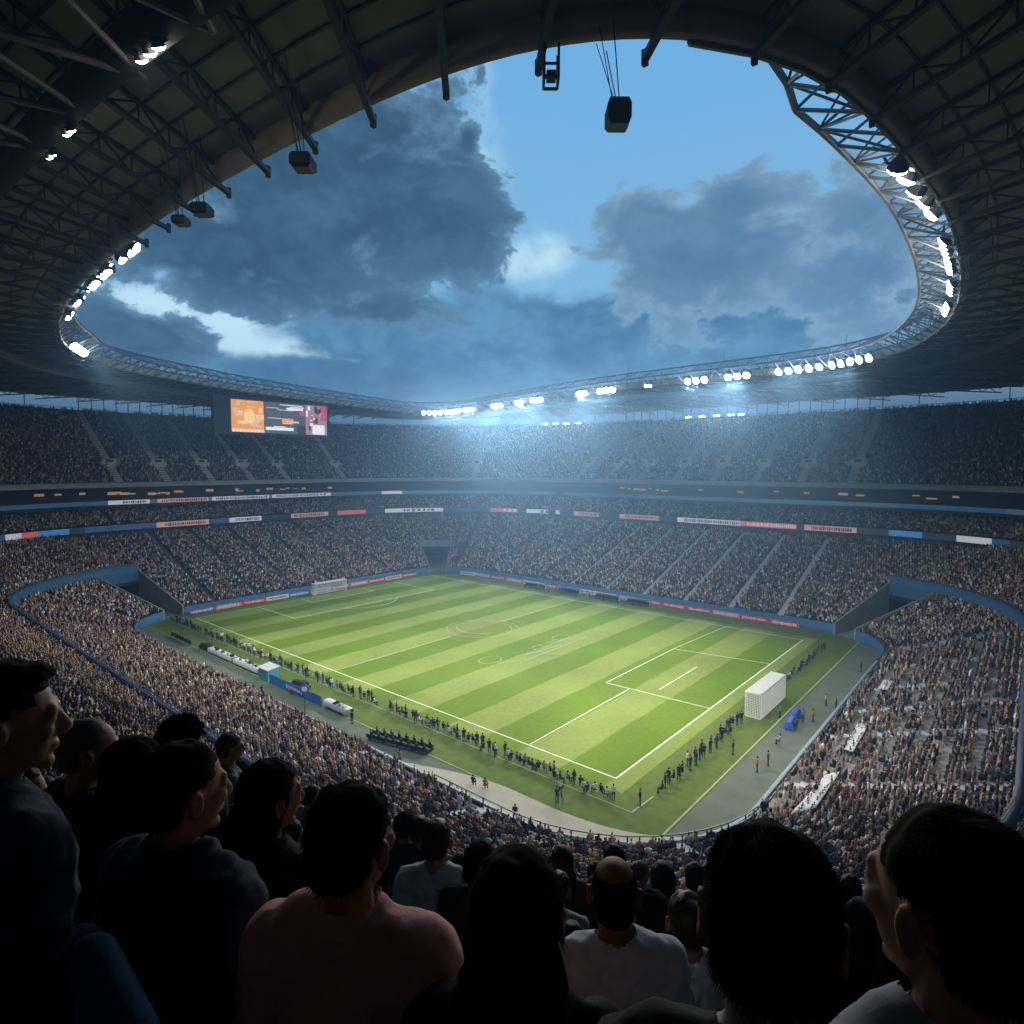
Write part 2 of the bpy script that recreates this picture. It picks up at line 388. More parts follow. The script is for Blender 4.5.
# aisles, vomitories
def aisle(par, s, d0, d1, zf, w, m, name='aisle'):
    p = MB(); n = nrm(s); t = np.array([-n[1], n[0], 0]); d = d0
    while d < d1:
        z = float(np.asarray(zf(np.array(d), np.array(s))))
        c = rp(s, d+.4, z+.12); p.box(c, n*.4, t*w, (0, 0, .16))
        c = rp(s, d+.2, z+.38); 
        d += .8
    return p.build(name, m, par)
LOW_A = [60.5+i*10.6 for i in range(10)]+[176+i*10.3 for i in range(6)]
NEAR_A = [246, 262, 279, 296, 313, 330, 347, 364, 380, 394, 403.5, TOT+9, TOT+21, TOT+33]
MID_A = [30+i*14.5 for i in range(17)]
UP_A = [33+i*12.4 for i in range(19)]
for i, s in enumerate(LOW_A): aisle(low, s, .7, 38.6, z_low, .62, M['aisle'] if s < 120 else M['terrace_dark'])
for s in NEAR_A: aisle(low, s, .7, 17.6, z_low, .5, M['aisle'])
for s in UP_A: aisle(upp, s, 46.9, 82, z_up, 1.0, M['aisle'])
for s in UP_A:
    n = nrm(s); t = np.array([-n[1], n[0], 0]); z = z_up(55.0)
    p = MB()
    p.box(rp(s, 56.2, z+.75), n*1.5, t*1.75, (0, 0, 1.0)); p.box(rp(s, 54.6, z+.1), n*.25, t*2.3, (0, 0, .75)); p.box(rp(s, 54.66, z+1.0), n*.02, t*.9, (0, 0, .55), 1)  # last box: thin dark panel, stands in for the shade of an opening
    p.build('vomitory', [M['aisle'], M['dark']], upp)

# ribbon boards ------------------------------------------------------------
RB = {'b': emit('ribbon_blue', (.03, .12, .28), .35), 'w': emit('ribbon_white', (.82, .80, .86), .45), 'r': emit('ribbon_red', (.75, .16, .12), .5),
      'p': emit('ribbon_pink', (.85, .45, .40), .42), 'k': emit('ribbon_dark', (.03, .06, .10), .25), 'c': emit('ribbon_steel', (.10, .20, .29), .3), 'l': emit('ribbon_bright_blue', (.06, .27, .62), .5)}
RBI = list(RB)
def ribbon(name, d, z0, z1, segs, default, label):
    t = tag(empty(name), label, 'ribbon board')
    sv = np.arange(20, 267.01, 1.0); p = MB()
    for s in sv[:-1]:
        col = default
        for a, c, k in segs:
            if a <= s < c: col = k
        p.quad(rp(s, d, z0), rp(s+1, d, z0), rp(s+1, d, z1), rp(s, d, z1), RBI.index(col))
    p.build('display', [RB[k] for k in RBI], t)
    # unreadable lettering strokes on the bright panels
    for a, c, k in segs:
        if k in 'wpr' and c-a > 3:
            q = MB(); s = a+1.0
            while s < c-1.2:
                w = random.uniform(.2, .5); hh = random.uniform(.55, .9); zc = (z0+z1)/2; H = (z1-z0)/2*.8*hh
                q.quad(rp(s, d-.03, zc-H), rp(s+w, d-.03, zc-H), rp(s+w*random.uniform(.7, 1), d-.03, zc+H), rp(s, d-.03, zc+H), 0 if k != 'r' else 1); s += w+random.uniform(.1, .26)
            q.build('lettering', [M['wall_navy'], RB['w']], t)
    wall_ring('frame', 20, 267, d+.05, .2, z0-.2, z1+.2, M['dark'], t)
def s_of(px, d, zapp):
    """s along ring d whose point projects at px (far half)"""
    sv = np.linspace(20, 267, 2471); x, y, _, _ = ringpt(sv, d); X, _, dep = project(np.stack([x, y, np.full(x.shape, zapp)], -1)); X = np.where(dep > 1, X, 1e9)
    return float(sv[np.argmin(np.abs(X-px))])
def segs_px(d, z, L): return [(s_of(b_, d, z), s_of(a_, d, z), k) for a_, b_, k in L]
ribbon('ribbon_board', 40.7, 16.1, 17.5, segs_px(40.7, 16.8, [(0, 16, 'b'), (16, 31, 'w'), (32, 48, 'r'), (50, 84, 'l'), (85, 160, 'b'), (160, 209, 'p'), (210, 232, 'b'), (232, 262, 'w'), (292, 328, 'p'), (340, 366, 'r'), (392, 444, 'w'), (446, 480, 'b'), (494, 526, 'r'), (531, 560, 'w'), (576, 600, 'p'), (622, 662, 'p'), (680, 742, 'w'), (742, 800, 'r'), (806, 860, 'p'), (904, 936, 'l'), (966, 992, 'w'), (1000, 1024, 'b')]), 'k', 'long lower ribbon board with red, white and blue panels under the middle tier')
ribbon('ribbon_board', 45.0, 22.65, 23.75, segs_px(45, 23.2, [(0, 110, 'b'), (118, 150, 'w'), (158, 210, 'p'), (212, 270, 'w'), (272, 336, 'w'), (391, 411, 'w'), (411, 600, 'c'), (600, 640, 'b'), (680, 780, 'c'), (780, 900, 'c'), (900, 1024, 'b')]), 'c', 'thin upper ribbon board of faint steel blue panels below the upper tier')
# lit boxes behind the club balcony
for i, px in enumerate([40, 58, 82, 112, 118, 125, 132, 152, 158, 163, 168, 178, 182, 210, 237, 240, 258, 270, 283, 288, 296, 304, 330, 622, 629, 636, 643, 650, 657, 664, 700, 740, 776, 806, 840, 843, 860, 915, 932, 955]):
    s = s_of(px, 52.6, 25); p = MB(); n = nrm(s); t = np.array([-n[1], n[0], 0]); w = random.uniform(.5, 1.3)
    p.box(rp(s, 52.75, random.uniform(24.9, 25.6)), n*.08, t*w, (0, 0, random.uniform(.12, .4))); p.build('lit_window', M['orange_lit'], mid)

# ------------------------------------------------------------------ advertising boards
BC = {'red': mat('board_red', (.55, .045, .04), .5, var=.15), 'white': mat('board_white', (.62, .6, .6), .5, var=.15), 'pink': mat('board_pink', (.6, .25, .22), .5, var=.2), 'blue': mat('board_blue', (.05, .16, .42), .5, var=.2), 'purple': mat('board_purple', (.16, .08, .35), .5)}
def board(s, L, colr, label):
    a, c = rp(s, -1.3, 0), rp(s+L-.15, -1.3, 0); n = nrm(s+L/2); m = (a+c)/2
    t = empty('advertising_board', m); tag(t, label, 'board', 'advertising boards round the pitch')
    p = MB(); u = (c-a)/2; p.box((0, 0, .62), u, n*.06, (0, 0, .5)); p.build('panel', BC[colr], t)
    q = MB(); Ln = np.linalg.norm(u); e = u/Ln; x = -Ln*.8
    while x < Ln*.8:
        w = random.uniform(.15, .45); hh = random.uniform(.12, .3)
        q.box(e*(x+w/2)-n*.07+np.array([0, 0, .62+random.uniform(-.05, .05)]), e*w/2, n*.006, (0, 0, hh)); x += w+random.uniform(.06, .15)
    q.build('lettering', BC['white'] if colr != 'white' else BC['red'], t)
    f = MB()
    for k in (-.7, .7): f.bar(u*k+n*.06+np.array([0, 0, .0]), u*k+n*.35, .03); f.bar(u*k+n*.35, u*k+n*.06+np.array([0, 0, .9]), .03)
    f.build('strut', M['rail'], t)
seq = ['red', 'red', 'pink', 'red', 'red', 'red', 'pink', 'red', 'white', 'pink', 'red', 'white', 'pink', 'red', 'pink', 'white']
ordn = ['first', 'second', 'third', 'fourth', 'fifth', 'sixth', 'seventh', 'eighth', 'ninth', 'tenth', 'eleventh', 'twelfth', 'thirteenth', 'fourteenth', 'fifteenth', 'sixteenth', 'seventeenth', 'eighteenth', 'nineteenth', 'twentieth']
for i in range(16):
    board(56+i*6.1, 6.1, seq[i], f'{seq[i]} advertising board below the long far stand, {ordn[i]} from the corner by the sloping wall')
seq2 = ['red', 'white', 'red', 'pink', 'red', 'white', 'blue', 'white', 'red', 'pink', 'purple']
for i in range(11):
    board(168+i*6.0, 6.0, seq2[i], f'{seq2[i]} advertising board below the scoreboard stand, {ordn[i]} from the far corner tunnel')

# ------------------------------------------------------------------ roof
RIMP = [(37.5, -50), (39.5, -29), (42, -2), (47, 20), (53, 43), (57.5, 62), (57, 74), (49, 80), (36, 78), (18, 74), (2, 69.5), (-15, 64), (-30, 57.5), (-44, 50), (-53, 41.5), (-61, 28), (-66.5, 8), (-69, -12), (-70, -30),
        (-69.8, -43), (-69, -55), (-67.8, -63), (-65.8, -68.5), (-62.6, -72.6), (-58, -75.5), (-53, -77), (-43, -78.3), (-30, -79), (-10, -78), (8, -75), (24, -69), (33, -61)]
def closed_spline(pts, n=1200):
    P = np.array(pts, float); k = len(P); out = []
    for i in range(k):
        a, b_, c, d = P[i-1], P[i], P[(i+1) % k], P[(i+2) % k]
        for t in np.linspace(0, 1, 40, endpoint=False):
            out.append(.5*(2*b_+(c-a)*t+(2*a-5*b_+4*c-d)*t*t+(3*b_-a-3*c+d)*t**3))
    Q = np.array(out)
    for _ in range(60): Q = .5*Q+.25*(np.roll(Q, 1, 0)+np.roll(Q, -1, 0))
    L = np.concatenate([[0], np.cumsum(np.linalg.norm(np.diff(np.vstack([Q, Q[:1]]), axis=0), axis=1))])
    u = np.linspace(0, L[-1], n, endpoint=False); Q2 = np.vstack([Q, Q[:1]])
    return np.stack([np.interp(u, L, Q2[:, 0]), np.interp(u, L, Q2[:, 1])], 1), L[-1]
NR = 1200
RIM, RIML = closed_spline(RIMP, NR)
tg = np.roll(RIM, -1, 0)-np.roll(RIM, 1, 0); tg /= np.linalg.norm(tg, axis=1)[:, None]; RN = np.stack([tg[:, 1], -tg[:, 0]], 1)   # outward
RC = np.array([-8., -6.])
so = np.linspace(0, TOT, 4000, endpoint=False); ox, oy, _, _ = ringpt(so, 86.0); oang = np.arctan2(oy-RC[1], ox-RC[0]); oo = np.argsort(oang); oang = oang[oo]; ox = ox[oo]; oy = oy[oo]
ra = np.arctan2(RIM[:, 1]-RC[1], RIM[:, 0]-RC[0])
OUT = np.stack([np.interp(ra, oang, ox, period=2*PI), np.interp(ra, oang, oy, period=2*PI)], 1)
ZB, ZO = 51.0, 53.0
def rpt(i, off, z):                                   # off metres outward from the rim along its normal
    i = int(i) % NR; return np.array([*(RIM[i]+RN[i]*off), z])
def rdir(i, m, z):                                    # m metres from the rim towards the outer edge
    i = int(i) % NR; v = OUT[i]-RIM[i]; L = np.linalg.norm(v); return np.array([*(RIM[i]+v/L*m), z])
roof = empty('stadium_roof'); tag(roof, 'dark ring roof on radial trusses with a large rounded opening to the sky', 'roof')
idx = np.arange(0, NR+1, 3) % NR
def deckz(f): return 52.35+f*(ZO+1.3-52.35)
fr = np.linspace(0, 1, 9)
P = np.stack([np.stack([RIM[idx, 0]+(OUT[idx, 0]-RIM[idx, 0])*f, RIM[idx, 1]+(OUT[idx, 1]-RIM[idx, 1])*f, np.full(len(idx), deckz(f))], -1) for f in fr], 1)
grid_mesh('deck', P, M['roofdeck'], parent=roof)
P2 = P.copy(); P2[..., 2] += .35; grid_mesh('roof_sheet', P2, M['dark'], parent=roof)
prof = [(0, ZB+.25), (0, 52.5), (.55, 52.6), (.55, ZB+.25), (0, ZB+.25)]
P = np.stack([np.stack([RIM[idx, 0]+RN[idx, 0]*o, RIM[idx, 1]+RN[idx, 1]*o, np.full(len(idx), z)], -1) for o, z in prof], 1)
grid_mesh('edge_beam', P, M['fascia'], parent=roof)
prof = [(9.3, 49.6), (9.3, 50.9), (10.3, 50.9), (10.3, 49.6), (9.3, 49.6)]
P = np.stack([np.stack([RIM[idx, 0]+RN[idx, 0]*o, RIM[idx, 1]+RN[idx, 1]*o, np.full(len(idx), z)], -1) for o, z in prof], 1)
grid_mesh('ring_beam', P, M['rib'], parent=roof)
NRIB = 100
_a = int(np.argmin(np.linalg.norm(RIM-np.array([-62.5, -72.6]), axis=1))); _b = int(np.argmin(np.linalg.norm(RIM-np.array([-67.5, 4]), axis=1)))
def in_near(i): return not ((i-_a) % NR < (_b-_a) % NR)
for k in range(NRIB):
    i = k*NR//NRIB; v = OUT[i]-RIM[i]; L = np.linalg.norm(v); p = MB()
    def q(m, low): 
        f = m/L; return rdir(i, m, (51.05+f*1.9) if low else deckz(f)-.12)
    hang = -.9 if in_near(i) else 0
    p.bar(q(hang, 1), q(L, 1), .16, r2=.13); p.bar(q(0, 0), q(L, 0), .12)
    m = 0; step = 2.3; up = 0
    near_ = np.linalg.norm(RIM[i]-CAM[:2]) < 75
    if not near_: step = 3.0
    while m+step < L-.5:
        p.bar(q(m, not up), q(m+step, up), .05 if near_ else .08); m += step; up = 1-up
        if near_: p.bar(q(m, 1), q(m, 0), .04)
    p.bar(q(hang, 1)-np.array([0, 0, .3]), q(hang, 1)+np.array([0, 0, .35]), .12)
    p.build('rib', M['rib'], roof)
for j, m in enumerate([2.6, 4.6, 6.6, 10.6, 12.8, 15.0, 17.5, 20, 23, 26, 29, 32, 36, 40]):
    p = MB(); pts = [rdir(i, m, deckz(m/np.linalg.norm(OUT[i]-RIM[i]))-.05) for i in range(0, NR, 6)]
    for a, c in zip(pts, pts[1:]+pts[:1]): p.bar(a, c, .06)
    p.build('purlin', M['rib'], roof)
# heavy bracing outside the ring beam over the near corner
p = MB()
for k in range(0, NRIB):
    i = k*NR//NRIB
    if np.linalg.norm(RIM[i]-CAM[:2]) > 60: continue
    a, c = rdir(i, 10, 50.0), rdir(i+6, 18, 48.2); p.tube(a, c, .14); p.tube(rdir(i+12, 10, 50.0), c, .14); p.tube(c, rdir(i+18, 18, 48.2), .2)
    p.tube(c, rdir(i+6, 18, 52.6), .1)
p.build('bracing', M['rib'], roof)
# open lattice ring hung on the rim (everywhere but over the nearest corner)
i0, i1 = _a, _b
n_ = (i1-i0) % NR; bays = int(n_*RIML/NR/3.0)
ids = [i0+round(n_*b/bays) for b in range(bays+1)]
p = MB(); w = MB()
def tz(b): 
    e = min(1, b/4, (bays-b)/8); return e
for b in range(bays):
    A, B = ids[b], ids[b+1]; e0, e1 = tz(b), tz(b+1)
    n0, n1 = rpt(A, -3.5*e0-.2, 52.9), rpt(B, -3.5*e1-.2, 52.9)
    t0, t1 = rpt(A, .3, 52.6+2.3*e0), rpt(B, .3, 52.6+2.3*e1); l0, l1 = rpt(A, 0, 51.2), rpt(B, 0, 51.2)
    p.tube(n0, n1, .2); p.tube(t0, t1, .16); p.tube(l0, l1, .16)
    w.tube(n0, t0, .09); w.tube(n0, l0, .11); w.tube(l0, t0, .08)
    if b % 2: w.tube(n0, l1, .075); w.tube(n0, t1, .075); w.tube(t0, l1, .07)
    else: w.tube(l0, n1, .075); w.tube(t0, n1, .075); w.tube(l0, t1, .07)
    if b % 8 == 3: w.tube(t0, t0+np.array([0, 0, 1.6]), .05)
p.build('truss_chord', M['steel'], roof); w.build('truss_web', M['steel'], roof)
# posts in the open strip between the top row and the roof
p = MB()
for s in np.arange(20, 267.1, 3.4):
    p.bar(rp(s, 83.2, 50.1), rp(s, 83.2, 54), .11)
for s in np.arange(20, 267, 1.7): p.bar(rp(s, 83.2, 50.9), rp(s+1.7, 83.2, 50.9), .05)
p.build('posts', M['rib'], roof)['kind'] = 'stuff'

# ------------------------------------------------------------------ floodlights
def dome(r, h, n=10):
    b = MB(); rings = [(r, 0), (r*.92, h*.45), (r*.6, h*.85)]
    for rr, hh in rings:
        for i in range(n): b.v.append((hh, rr*math.cos(2*PI*i/n), rr*math.sin(2*PI*i/n)))
    b.v.append((h, 0, 0))
    for k in range(2):
        for i in range(n): j = (i+1) % n; b.f.append((k*n+i, k*n+j, (k+1)*n+j, (k+1)*n+i)); b.m.append(0)
    for i in range(n): b.f.append((2*n+i, 2*n+(i+1) % n, 3*n)); b.m.append(0)
    return b
_h = MB()
for (a0, r0, a1, r1) in ((-.5, .16, -.3, .34), (-.3, .34, .0, .44)): _h.tube((a0, 0, 0), (a1, 0, 0), r0, 10, 0, r1)
_h.bar((-.25, -.5, 0), (-.25, .5, 0), .04); _h.bar((-.25, .5, 0), (-.25, .5, .55), .04); _h.bar((-.25, -.5, 0), (-.25, -.5, .55), .04)
HOUS = _h.build('lamp', M['black']); HOUS_ME = HOUS.data; bpy.data.objects.remove(HOUS)
LENS = dome(.41, .22).build('lens', M['lamp']); LENS_ME = LENS.data; bpy.data.objects.remove(LENS)
LENS_SM = M['lamp']
def flood(pos, tang, n, target, label, sc=1.0, spot=True, energy=1.0, gap=1.15, size=84, col=(1, .94, .84)):
    t = empty('floodlight', pos); tag(t, label, 'floodlight', 'floodlight banks on the roof rim')
    pos = np.array(pos); tang = np.array([tang[0], tang[1], 0.]); tang /= np.linalg.norm(tang)
    p = MB(); hw = gap*sc*(n-1)/2+.5
    p.bar(-tang*hw+np.array([0, 0, .62*sc]), tang*hw+np.array([0, 0, .62*sc]), .09*sc)
    for k in (-.7, .7): p.bar(tang*hw*k+np.array([0, 0, .6*sc]), tang*hw*k+np.array([0, 0, 1.5]), .07)
    p.build('mounting_bar', M['rib'], t)
    dv = Vector(np.array(target)-pos); rot = dv.to_track_quat('X', 'Z').to_euler()
    for k in range(n):
        lp = link('lamp', HOUS_ME, t); lp.location = tang*gap*sc*(k-(n-1)/2); lp.rotation_euler = rot; lp.scale = (sc,)*3
        ln = link('lens', LENS_ME, lp); ln.location = (.0, 0, 0)
    if spot:
        ld = bpy.data.lights.new('spot', 'SPOT'); ld.energy = energy*n*FLOOD_W; ld.spot_size = math.radians(size); ld.spot_blend = .55 if size < 60 else 1.0; ld.shadow_soft_size = 1.2; ld.color = col
        lo = bpy.data.objects.new('spot', ld); COL.objects.link(lo); lo.parent = t
        d2 = dv.normalized(); lo.location = d2*1.2+Vector((0, 0, -.2)); lo.rotation_euler = dv.to_track_quat('-Z', 'Y').to_euler()
FLOOD_W = 15500
TP = {748: (-12, -34, 0), 666: (0, -10, 0), 560: (-14, 8, 0), 514: (-6, 30, 0), 604: (-20, -20, 0)}
TG = {862: (-48, 26, 1), 806: (-48, 8, 1), 707: (-49, -12, 1), 625: (-49, -32, 1), 485: (-26, -71, 3), 455: (-8, -71, 3), 430: (12, -70, 3), 536: (-48, -55, 3)}
def spill(pos, target, watts, size=50):
    ld = bpy.data.lights.new('spill', 'SPOT'); ld.energy = watts; ld.spot_size = math.radians(size); ld.spot_blend = .7; ld.shadow_soft_size = 1.5; ld.color = (1, .93, .82)
    lo = bpy.data.objects.new('spill', ld); COL.objects.link(lo); dv = Vector(np.array(target)-np.array(pos)); lo.location = Vector(pos)+dv.normalized()*1.3; lo.rotation_euler = dv.to_track_quat('-Z', 'Y').to_euler()
def rim_near(px, py, z=51.3):
    q = at_z(px, py, z)[:2]; i = int(np.argmin(np.linalg.norm(RIM-q, axis=1))); return i
def bank(px, py, n, label, tgt=None, sc=1.0, zoff=0.0, energy=1.0, size=84, off=-.9, spot=True):
    i = rim_near(px, py); pos = rpt(i, off, 51.35+zoff)
    v = np.array([0, 0.])-pos[:2]; 
    if tgt is None:
        L = np.linalg.norm(v); m = pos[:2]+v/L*min(58, L+6); tgt = (m[0], m[1], 0)
    flood(pos, tg[i], n, tgt, label, sc, energy=energy, size=size, spot=spot)
far_l = [(862, 363, 5, 1), (806, 371, 5, 1), (748, 379, 3, 1), (707, 383, 3, 1), (666, 389, 2, .35), (625, 393, 3, 1), (604, 396, 2, 1), (560, 402, 3, 1), (536, 404, 2, 1), (514, 407, 3, 1), (485, 411, 3, 1), (455, 412, 4, 1), (430, 412, 4, 1)]
names = ['wide bank of five floodlights where the far rim starts to curve towards the lattice bend', 'broad bright floodlight bank, second from the lattice bend on the long far rim', 'small bank of three floodlights, third from the lattice bend on the far rim', 'bank of three floodlights, fourth from the lattice bend on the far rim', 'dim small floodlight bank, fifth from the lattice bend on the far rim', 'floodlight bank, sixth from the lattice bend on the far rim', 'floodlight bank, seventh from the lattice bend, close beside its twin', 'floodlight bank midway along the far rim, sixth from the far corner', 'floodlight bank, fifth from the far corner on the long rim', 'second three-lamp floodlight bank, fourth from the far corner on the long rim', 'floodlight bank, third from the far corner on the long rim', 'glaring floodlight bank next to the one in the far corner', 'glaring floodlight bank in the far corner of the roof rim']
for (px, py, n, e), l in zip(far_l, names):
    bank(px, py, n, l, energy=e*1.5*(.75 if px in (485, 455, 430) else 1.1 if px in TG else 1.25), sc=1.7 if e == 1 else .9, tgt=TG.get(px, TP.get(px)), size=34 if px in TG else 104)
    if e == 1: i_ = rim_near(px, py); spill(tuple(rpt(i_, -.9, 51.3)), (-50, -58, 2), n*7500)
for j, (px, py) in enumerate([(899, 168), (906, 180), (912, 192), (917, 204), (922, 216)]):
    bank(px, py, 1, f'single round floodlight on the lattice bend, {ordn[j]} from the top', sc=1.5, energy=2.0, tgt=[(12, -44, 0), (-22, -40, 0), (22, -20, 0), (0, -5, 0), (-25, -12, 0)][j])
for j, (py, n) in enumerate([(250, 4), (268, 4), (290, 4), (310, 4)]):
    bank(936+j*3.5, py, n, f'floodlight strip down the inner curve of the lattice bend, {ordn[j]} from the top', energy=.95, tgt=[(6, 10, 0), (-20, 18, 0), (18, 32, 0), (-8, 42, 0)][j], sc=1.1)
bank(75, 350, 5, 'long glaring floodlight bank at the tight bend above the scoreboard side', tgt=(-15, -5, 0), energy=1.2, sc=1.5)
for j, (px, py, n) in enumerate([(68, 316, 3), (78, 302, 4), (92, 284, 4), (103, 272, 3), (128, 254, 4)]):
    bank(px, py, n, f'floodlight bank on the rim above the packed terrace, {ordn[j]} from the tight bend', tgt=(-14, 18-j*7, 0) if j < 2 else (-6+j*4, -70, 3), energy=.55 if j < 2 else 1.0, sc=1.15, size=70 if j < 2 else 50)
# lamps on the ring beam over the near corner
for j, (px, py, n) in enumerate([(150, 53, 3), (69, 132, 2), (51, 156, 2)]):
    q = at_z(px, py, 49.35); i = int(np.argmin(np.linalg.norm(RIM-q[:2], axis=1)))
    flood(tuple(q), tg[i], n, (q[0]+20, q[1]+16, 22), ['cluster of three lit lamps on the dark ring beam', 'pair of lit lamps lower down the dark ring beam', 'pair of small lit lamps lowest on the dark ring beam'][j], sc=[.62, .5, .42][j], spot=False, gap=1.1)
# secondary small lamps under the back of the far roof
for j, (px, py) in enumerate([(545, 421), (556, 420), (567, 419), (579, 417), (690, 411), (703, 410), (718, 409), (732, 408), (742, 408)]):
    s = s_of(px, 80, 50.5)
    n = nrm(s); flood(tuple(rp(s, 79, 50.6)), (-n[1], n[0]), 3, tuple(rp(s, 30, 20)), f'row of pale lamps under the back of the far roof, {ordn[j]} from the far corner', sc=.5, spot=False, gap=1.6)
# unlit fittings hung from the rim
def hung(name, px, py, dep, w, h, label, cat, top=None):
    c = at_depth(px, py, dep); t = empty(name, c, YAW); tag(t, label, cat)
    p = MB(); k = w/2
    prof_ = [(.75, -h/2), (1, -h*.3), (1, h*.25), (.8, h/2)]
    for (a, z) in prof_:
        for sx, sy in ((-1, -1), (1, -1), (1, 1), (-1, 1)): p.v.append((sx*k*a, sy*k*a, z))
    for q in range(3):
        for i in range(4): j = (i+1) % 4; p.f.append((q*4+i, q*4+j, q*4+4+j, q*4+4+i)); p.m.append(0)
    p.f.append((3, 2, 1, 0)); p.m.append(1); p.f.append((12, 13, 14, 15)); p.m.append(0)
    p.build('housing', [M['black'], M['concrete']], t)
    g = MB()
    for z in np.linspace(-h*.28, h*.2, 5): g.abox(-k*1.02, k*1.02, -k*1.02, k*1.02, z, z+.03)
    g.build('grille', M['dark'], t)
    H = (top or 51.2)-c[2]; cb = MB()
    for sx in (-1, 1):
        cb.tube((sx*k*.5, 0, h/2), (sx*k*.9+sx*.5, .4, H), .025); cb.tube((sx*k*.3, .2, h/2), (-sx*.5, .9, H), .02)
    cb.build('cable', M['black'], t)
hung('hanging_speaker', 618, 115, 26.4, 1.0, 1.08, 'large dark speaker box hung on crossed cables in front of the sky', 'speaker', 51.4)
hung('hanging_lamp', 303, 163, 28, .95, .68, 'unlit boxy lamp under the rim against the big dark cloud', 'lamp')
hung('hanging_lamp', 202, 210, 33, .9, .6, 'unlit boxy lamp on the rim, upper of two beside the lit banks', 'lamp')
hung('hanging_lamp', 181, 221, 35, .75, .5, 'unlit boxy lamp on the rim, lower of two beside the lit banks', 'lamp')
t = empty('camera_cradle', at_depth(551, 72, 26), YAW); tag(t, 'small open black frame bolted under the rim between two ribs', 'frame')
p = MB()
for x in (-.4, .4):
    for y in (-.3, .3): p.bar((x, y, -.45), (x, y, .9), .05)
    p.bar((x, -.3, -.45), (x, .3, -.45), .05); p.bar((x, -.3, .1), (x, .3, .1), .04)
for y in (-.3, .3): p.bar((-.4, y, -.45), (.4, y, -.45), .05); p.bar((-.4, y, .15), (.4, y, .15), .04)
p.build('frame', M['black'], t); q = MB(); q.abox(-.25, .1, -.2, .2, -.4, -.05); q.build('camera_box', M['dark'], t)

# ------------------------------------------------------------------ scoreboard
SBX0, SBX1, SBY, SBZ0, SBZ1 = -17.4, 9.7, 68.5, 41.6, 49.7
sb = empty('scoreboard', ((SBX0+SBX1)/2, SBY, SBZ0)); tag(sb, 'big lit video scoreboard with orange, grey and white panels hung under the rim', 'scoreboard')
p = MB(); hw = (SBX1-SBX0)/2; H = SBZ1-SBZ0
p.abox(-hw-4.2, hw+.8, .1, 1.6, -.6, H+.7); p.build('cabinet', M['dark'], sb)
def scr(name, m):
    p = MB(); return p, name, m
E_ = {'or': emit('screen_orange', (.95, .36, .06), .8), 'or2': emit('screen_pale_orange', (1, .62, .25), .9), 'pk': emit('screen_pink', (.90, .50, .38), .8), 'gr': emit('screen_grey', (.10, .11, .14), .6), 'wh': emit('screen_white', (.85, .82, .85), .9), 'rd': emit('screen_red', (.55, .06, .08), .8), 'dk': emit('screen_dark', (.02, .02, .03), .4), 'mv': emit('screen_mauve', (.45, .22, .30), .7)}
ek = list(E_)
def sq(p, u0, u1, v0, v1, c, y=0.0):
    x0 = -hw+2*hw*u0; x1 = -hw+2*hw*u1; p.quad((x0, .05-y, H*v0), (x1, .05-y, H*v0), (x1, .05-y, H*v1), (x0, .05-y, H*v1), ek.index(c))
rr = random.Random(3)
p = MB(); sq(p, 0, .315, 0, 1, 'or')
for k in range(26):
    u = rr.uniform(0, .27); v = rr.uniform(.15, .85); sq(p, u, min(.315, u+rr.uniform(.02, .09)), v, min(.98, v+rr.uniform(.04, .2)), rr.choice(['or2', 'or', 'pk', 'or']), .002+k*.002)
for k in range(14):
    a0, a1 = 2*PI*k/14, 2*PI*(k+1)/14; x = -hw+2*hw*.17; c = [(x+1.5*math.cos(a), .05-.08, H*.5+1.9*math.sin(a)) for a in (a0, a1)]
    p.v += [c[0], c[1], (x, -.03, H*.5)]; n = len(p.v); p.f.append((n-3, n-2, n-1)); p.m.append(ek.index('or2'))
sq(p, .0, .315, 0, .1, 'pk', .1)
for k in range(9): sq(p, .01+k*.034, .03+k*.034, .02, .085, 'wh', .12)
p.build('orange_panel', [E_[k] for k in ek], sb)
p = MB(); sq(p, .32, .75, 0, 1, 'gr')
for k in range(16):
    v = .1+k*.055; u = rr.uniform(.33, .6); sq(p, u, min(.74, u+rr.uniform(.05, .25)), v, v+rr.uniform(.012, .03), rr.choice(['wh', 'dk', 'gr', 'wh']), .004+k*.002)
sq(p, .33, .62, .1, .2, 'wh', .05); sq(p, .55, .73, .78, .86, 'wh', .05); sq(p, .69, .745, .62, .8, 'rd', .05); sq(p, .5, .62, .34, .5, 'or', .05); sq(p, .54, .68, .36, .42, 'pk', .06); sq(p, .66, .75, 0, .3, 'dk', .05)
p.build('text_panel', [E_[k] for k in ek], sb)
p = MB(); sq(p, .755, 1, 0, 1, 'mv')
for k in range(22):
    u = rr.uniform(.76, .94); v = rr.uniform(.1, .8); sq(p, u, min(.99, u+rr.uniform(.01, .04)), v, min(.97, v+rr.uniform(.08, .3)), rr.choice(['wh', 'rd', 'dk', 'pk', 'mv']), .004+k*.002)
sq(p, .83, .97, .02, .34, 'wh', .06); sq(p, .93, 1, .5, 1, 'rd', .065)
p.build('picture_panel', [E_[k] for k in ek], sb)
p = MB()
for x in (-hw*.8, 0, hw*.8): p.tube((x, .8, H+.7), (x, .8, 52.0-SBZ0), .12)
p.build('hanger', M['rib'], sb)

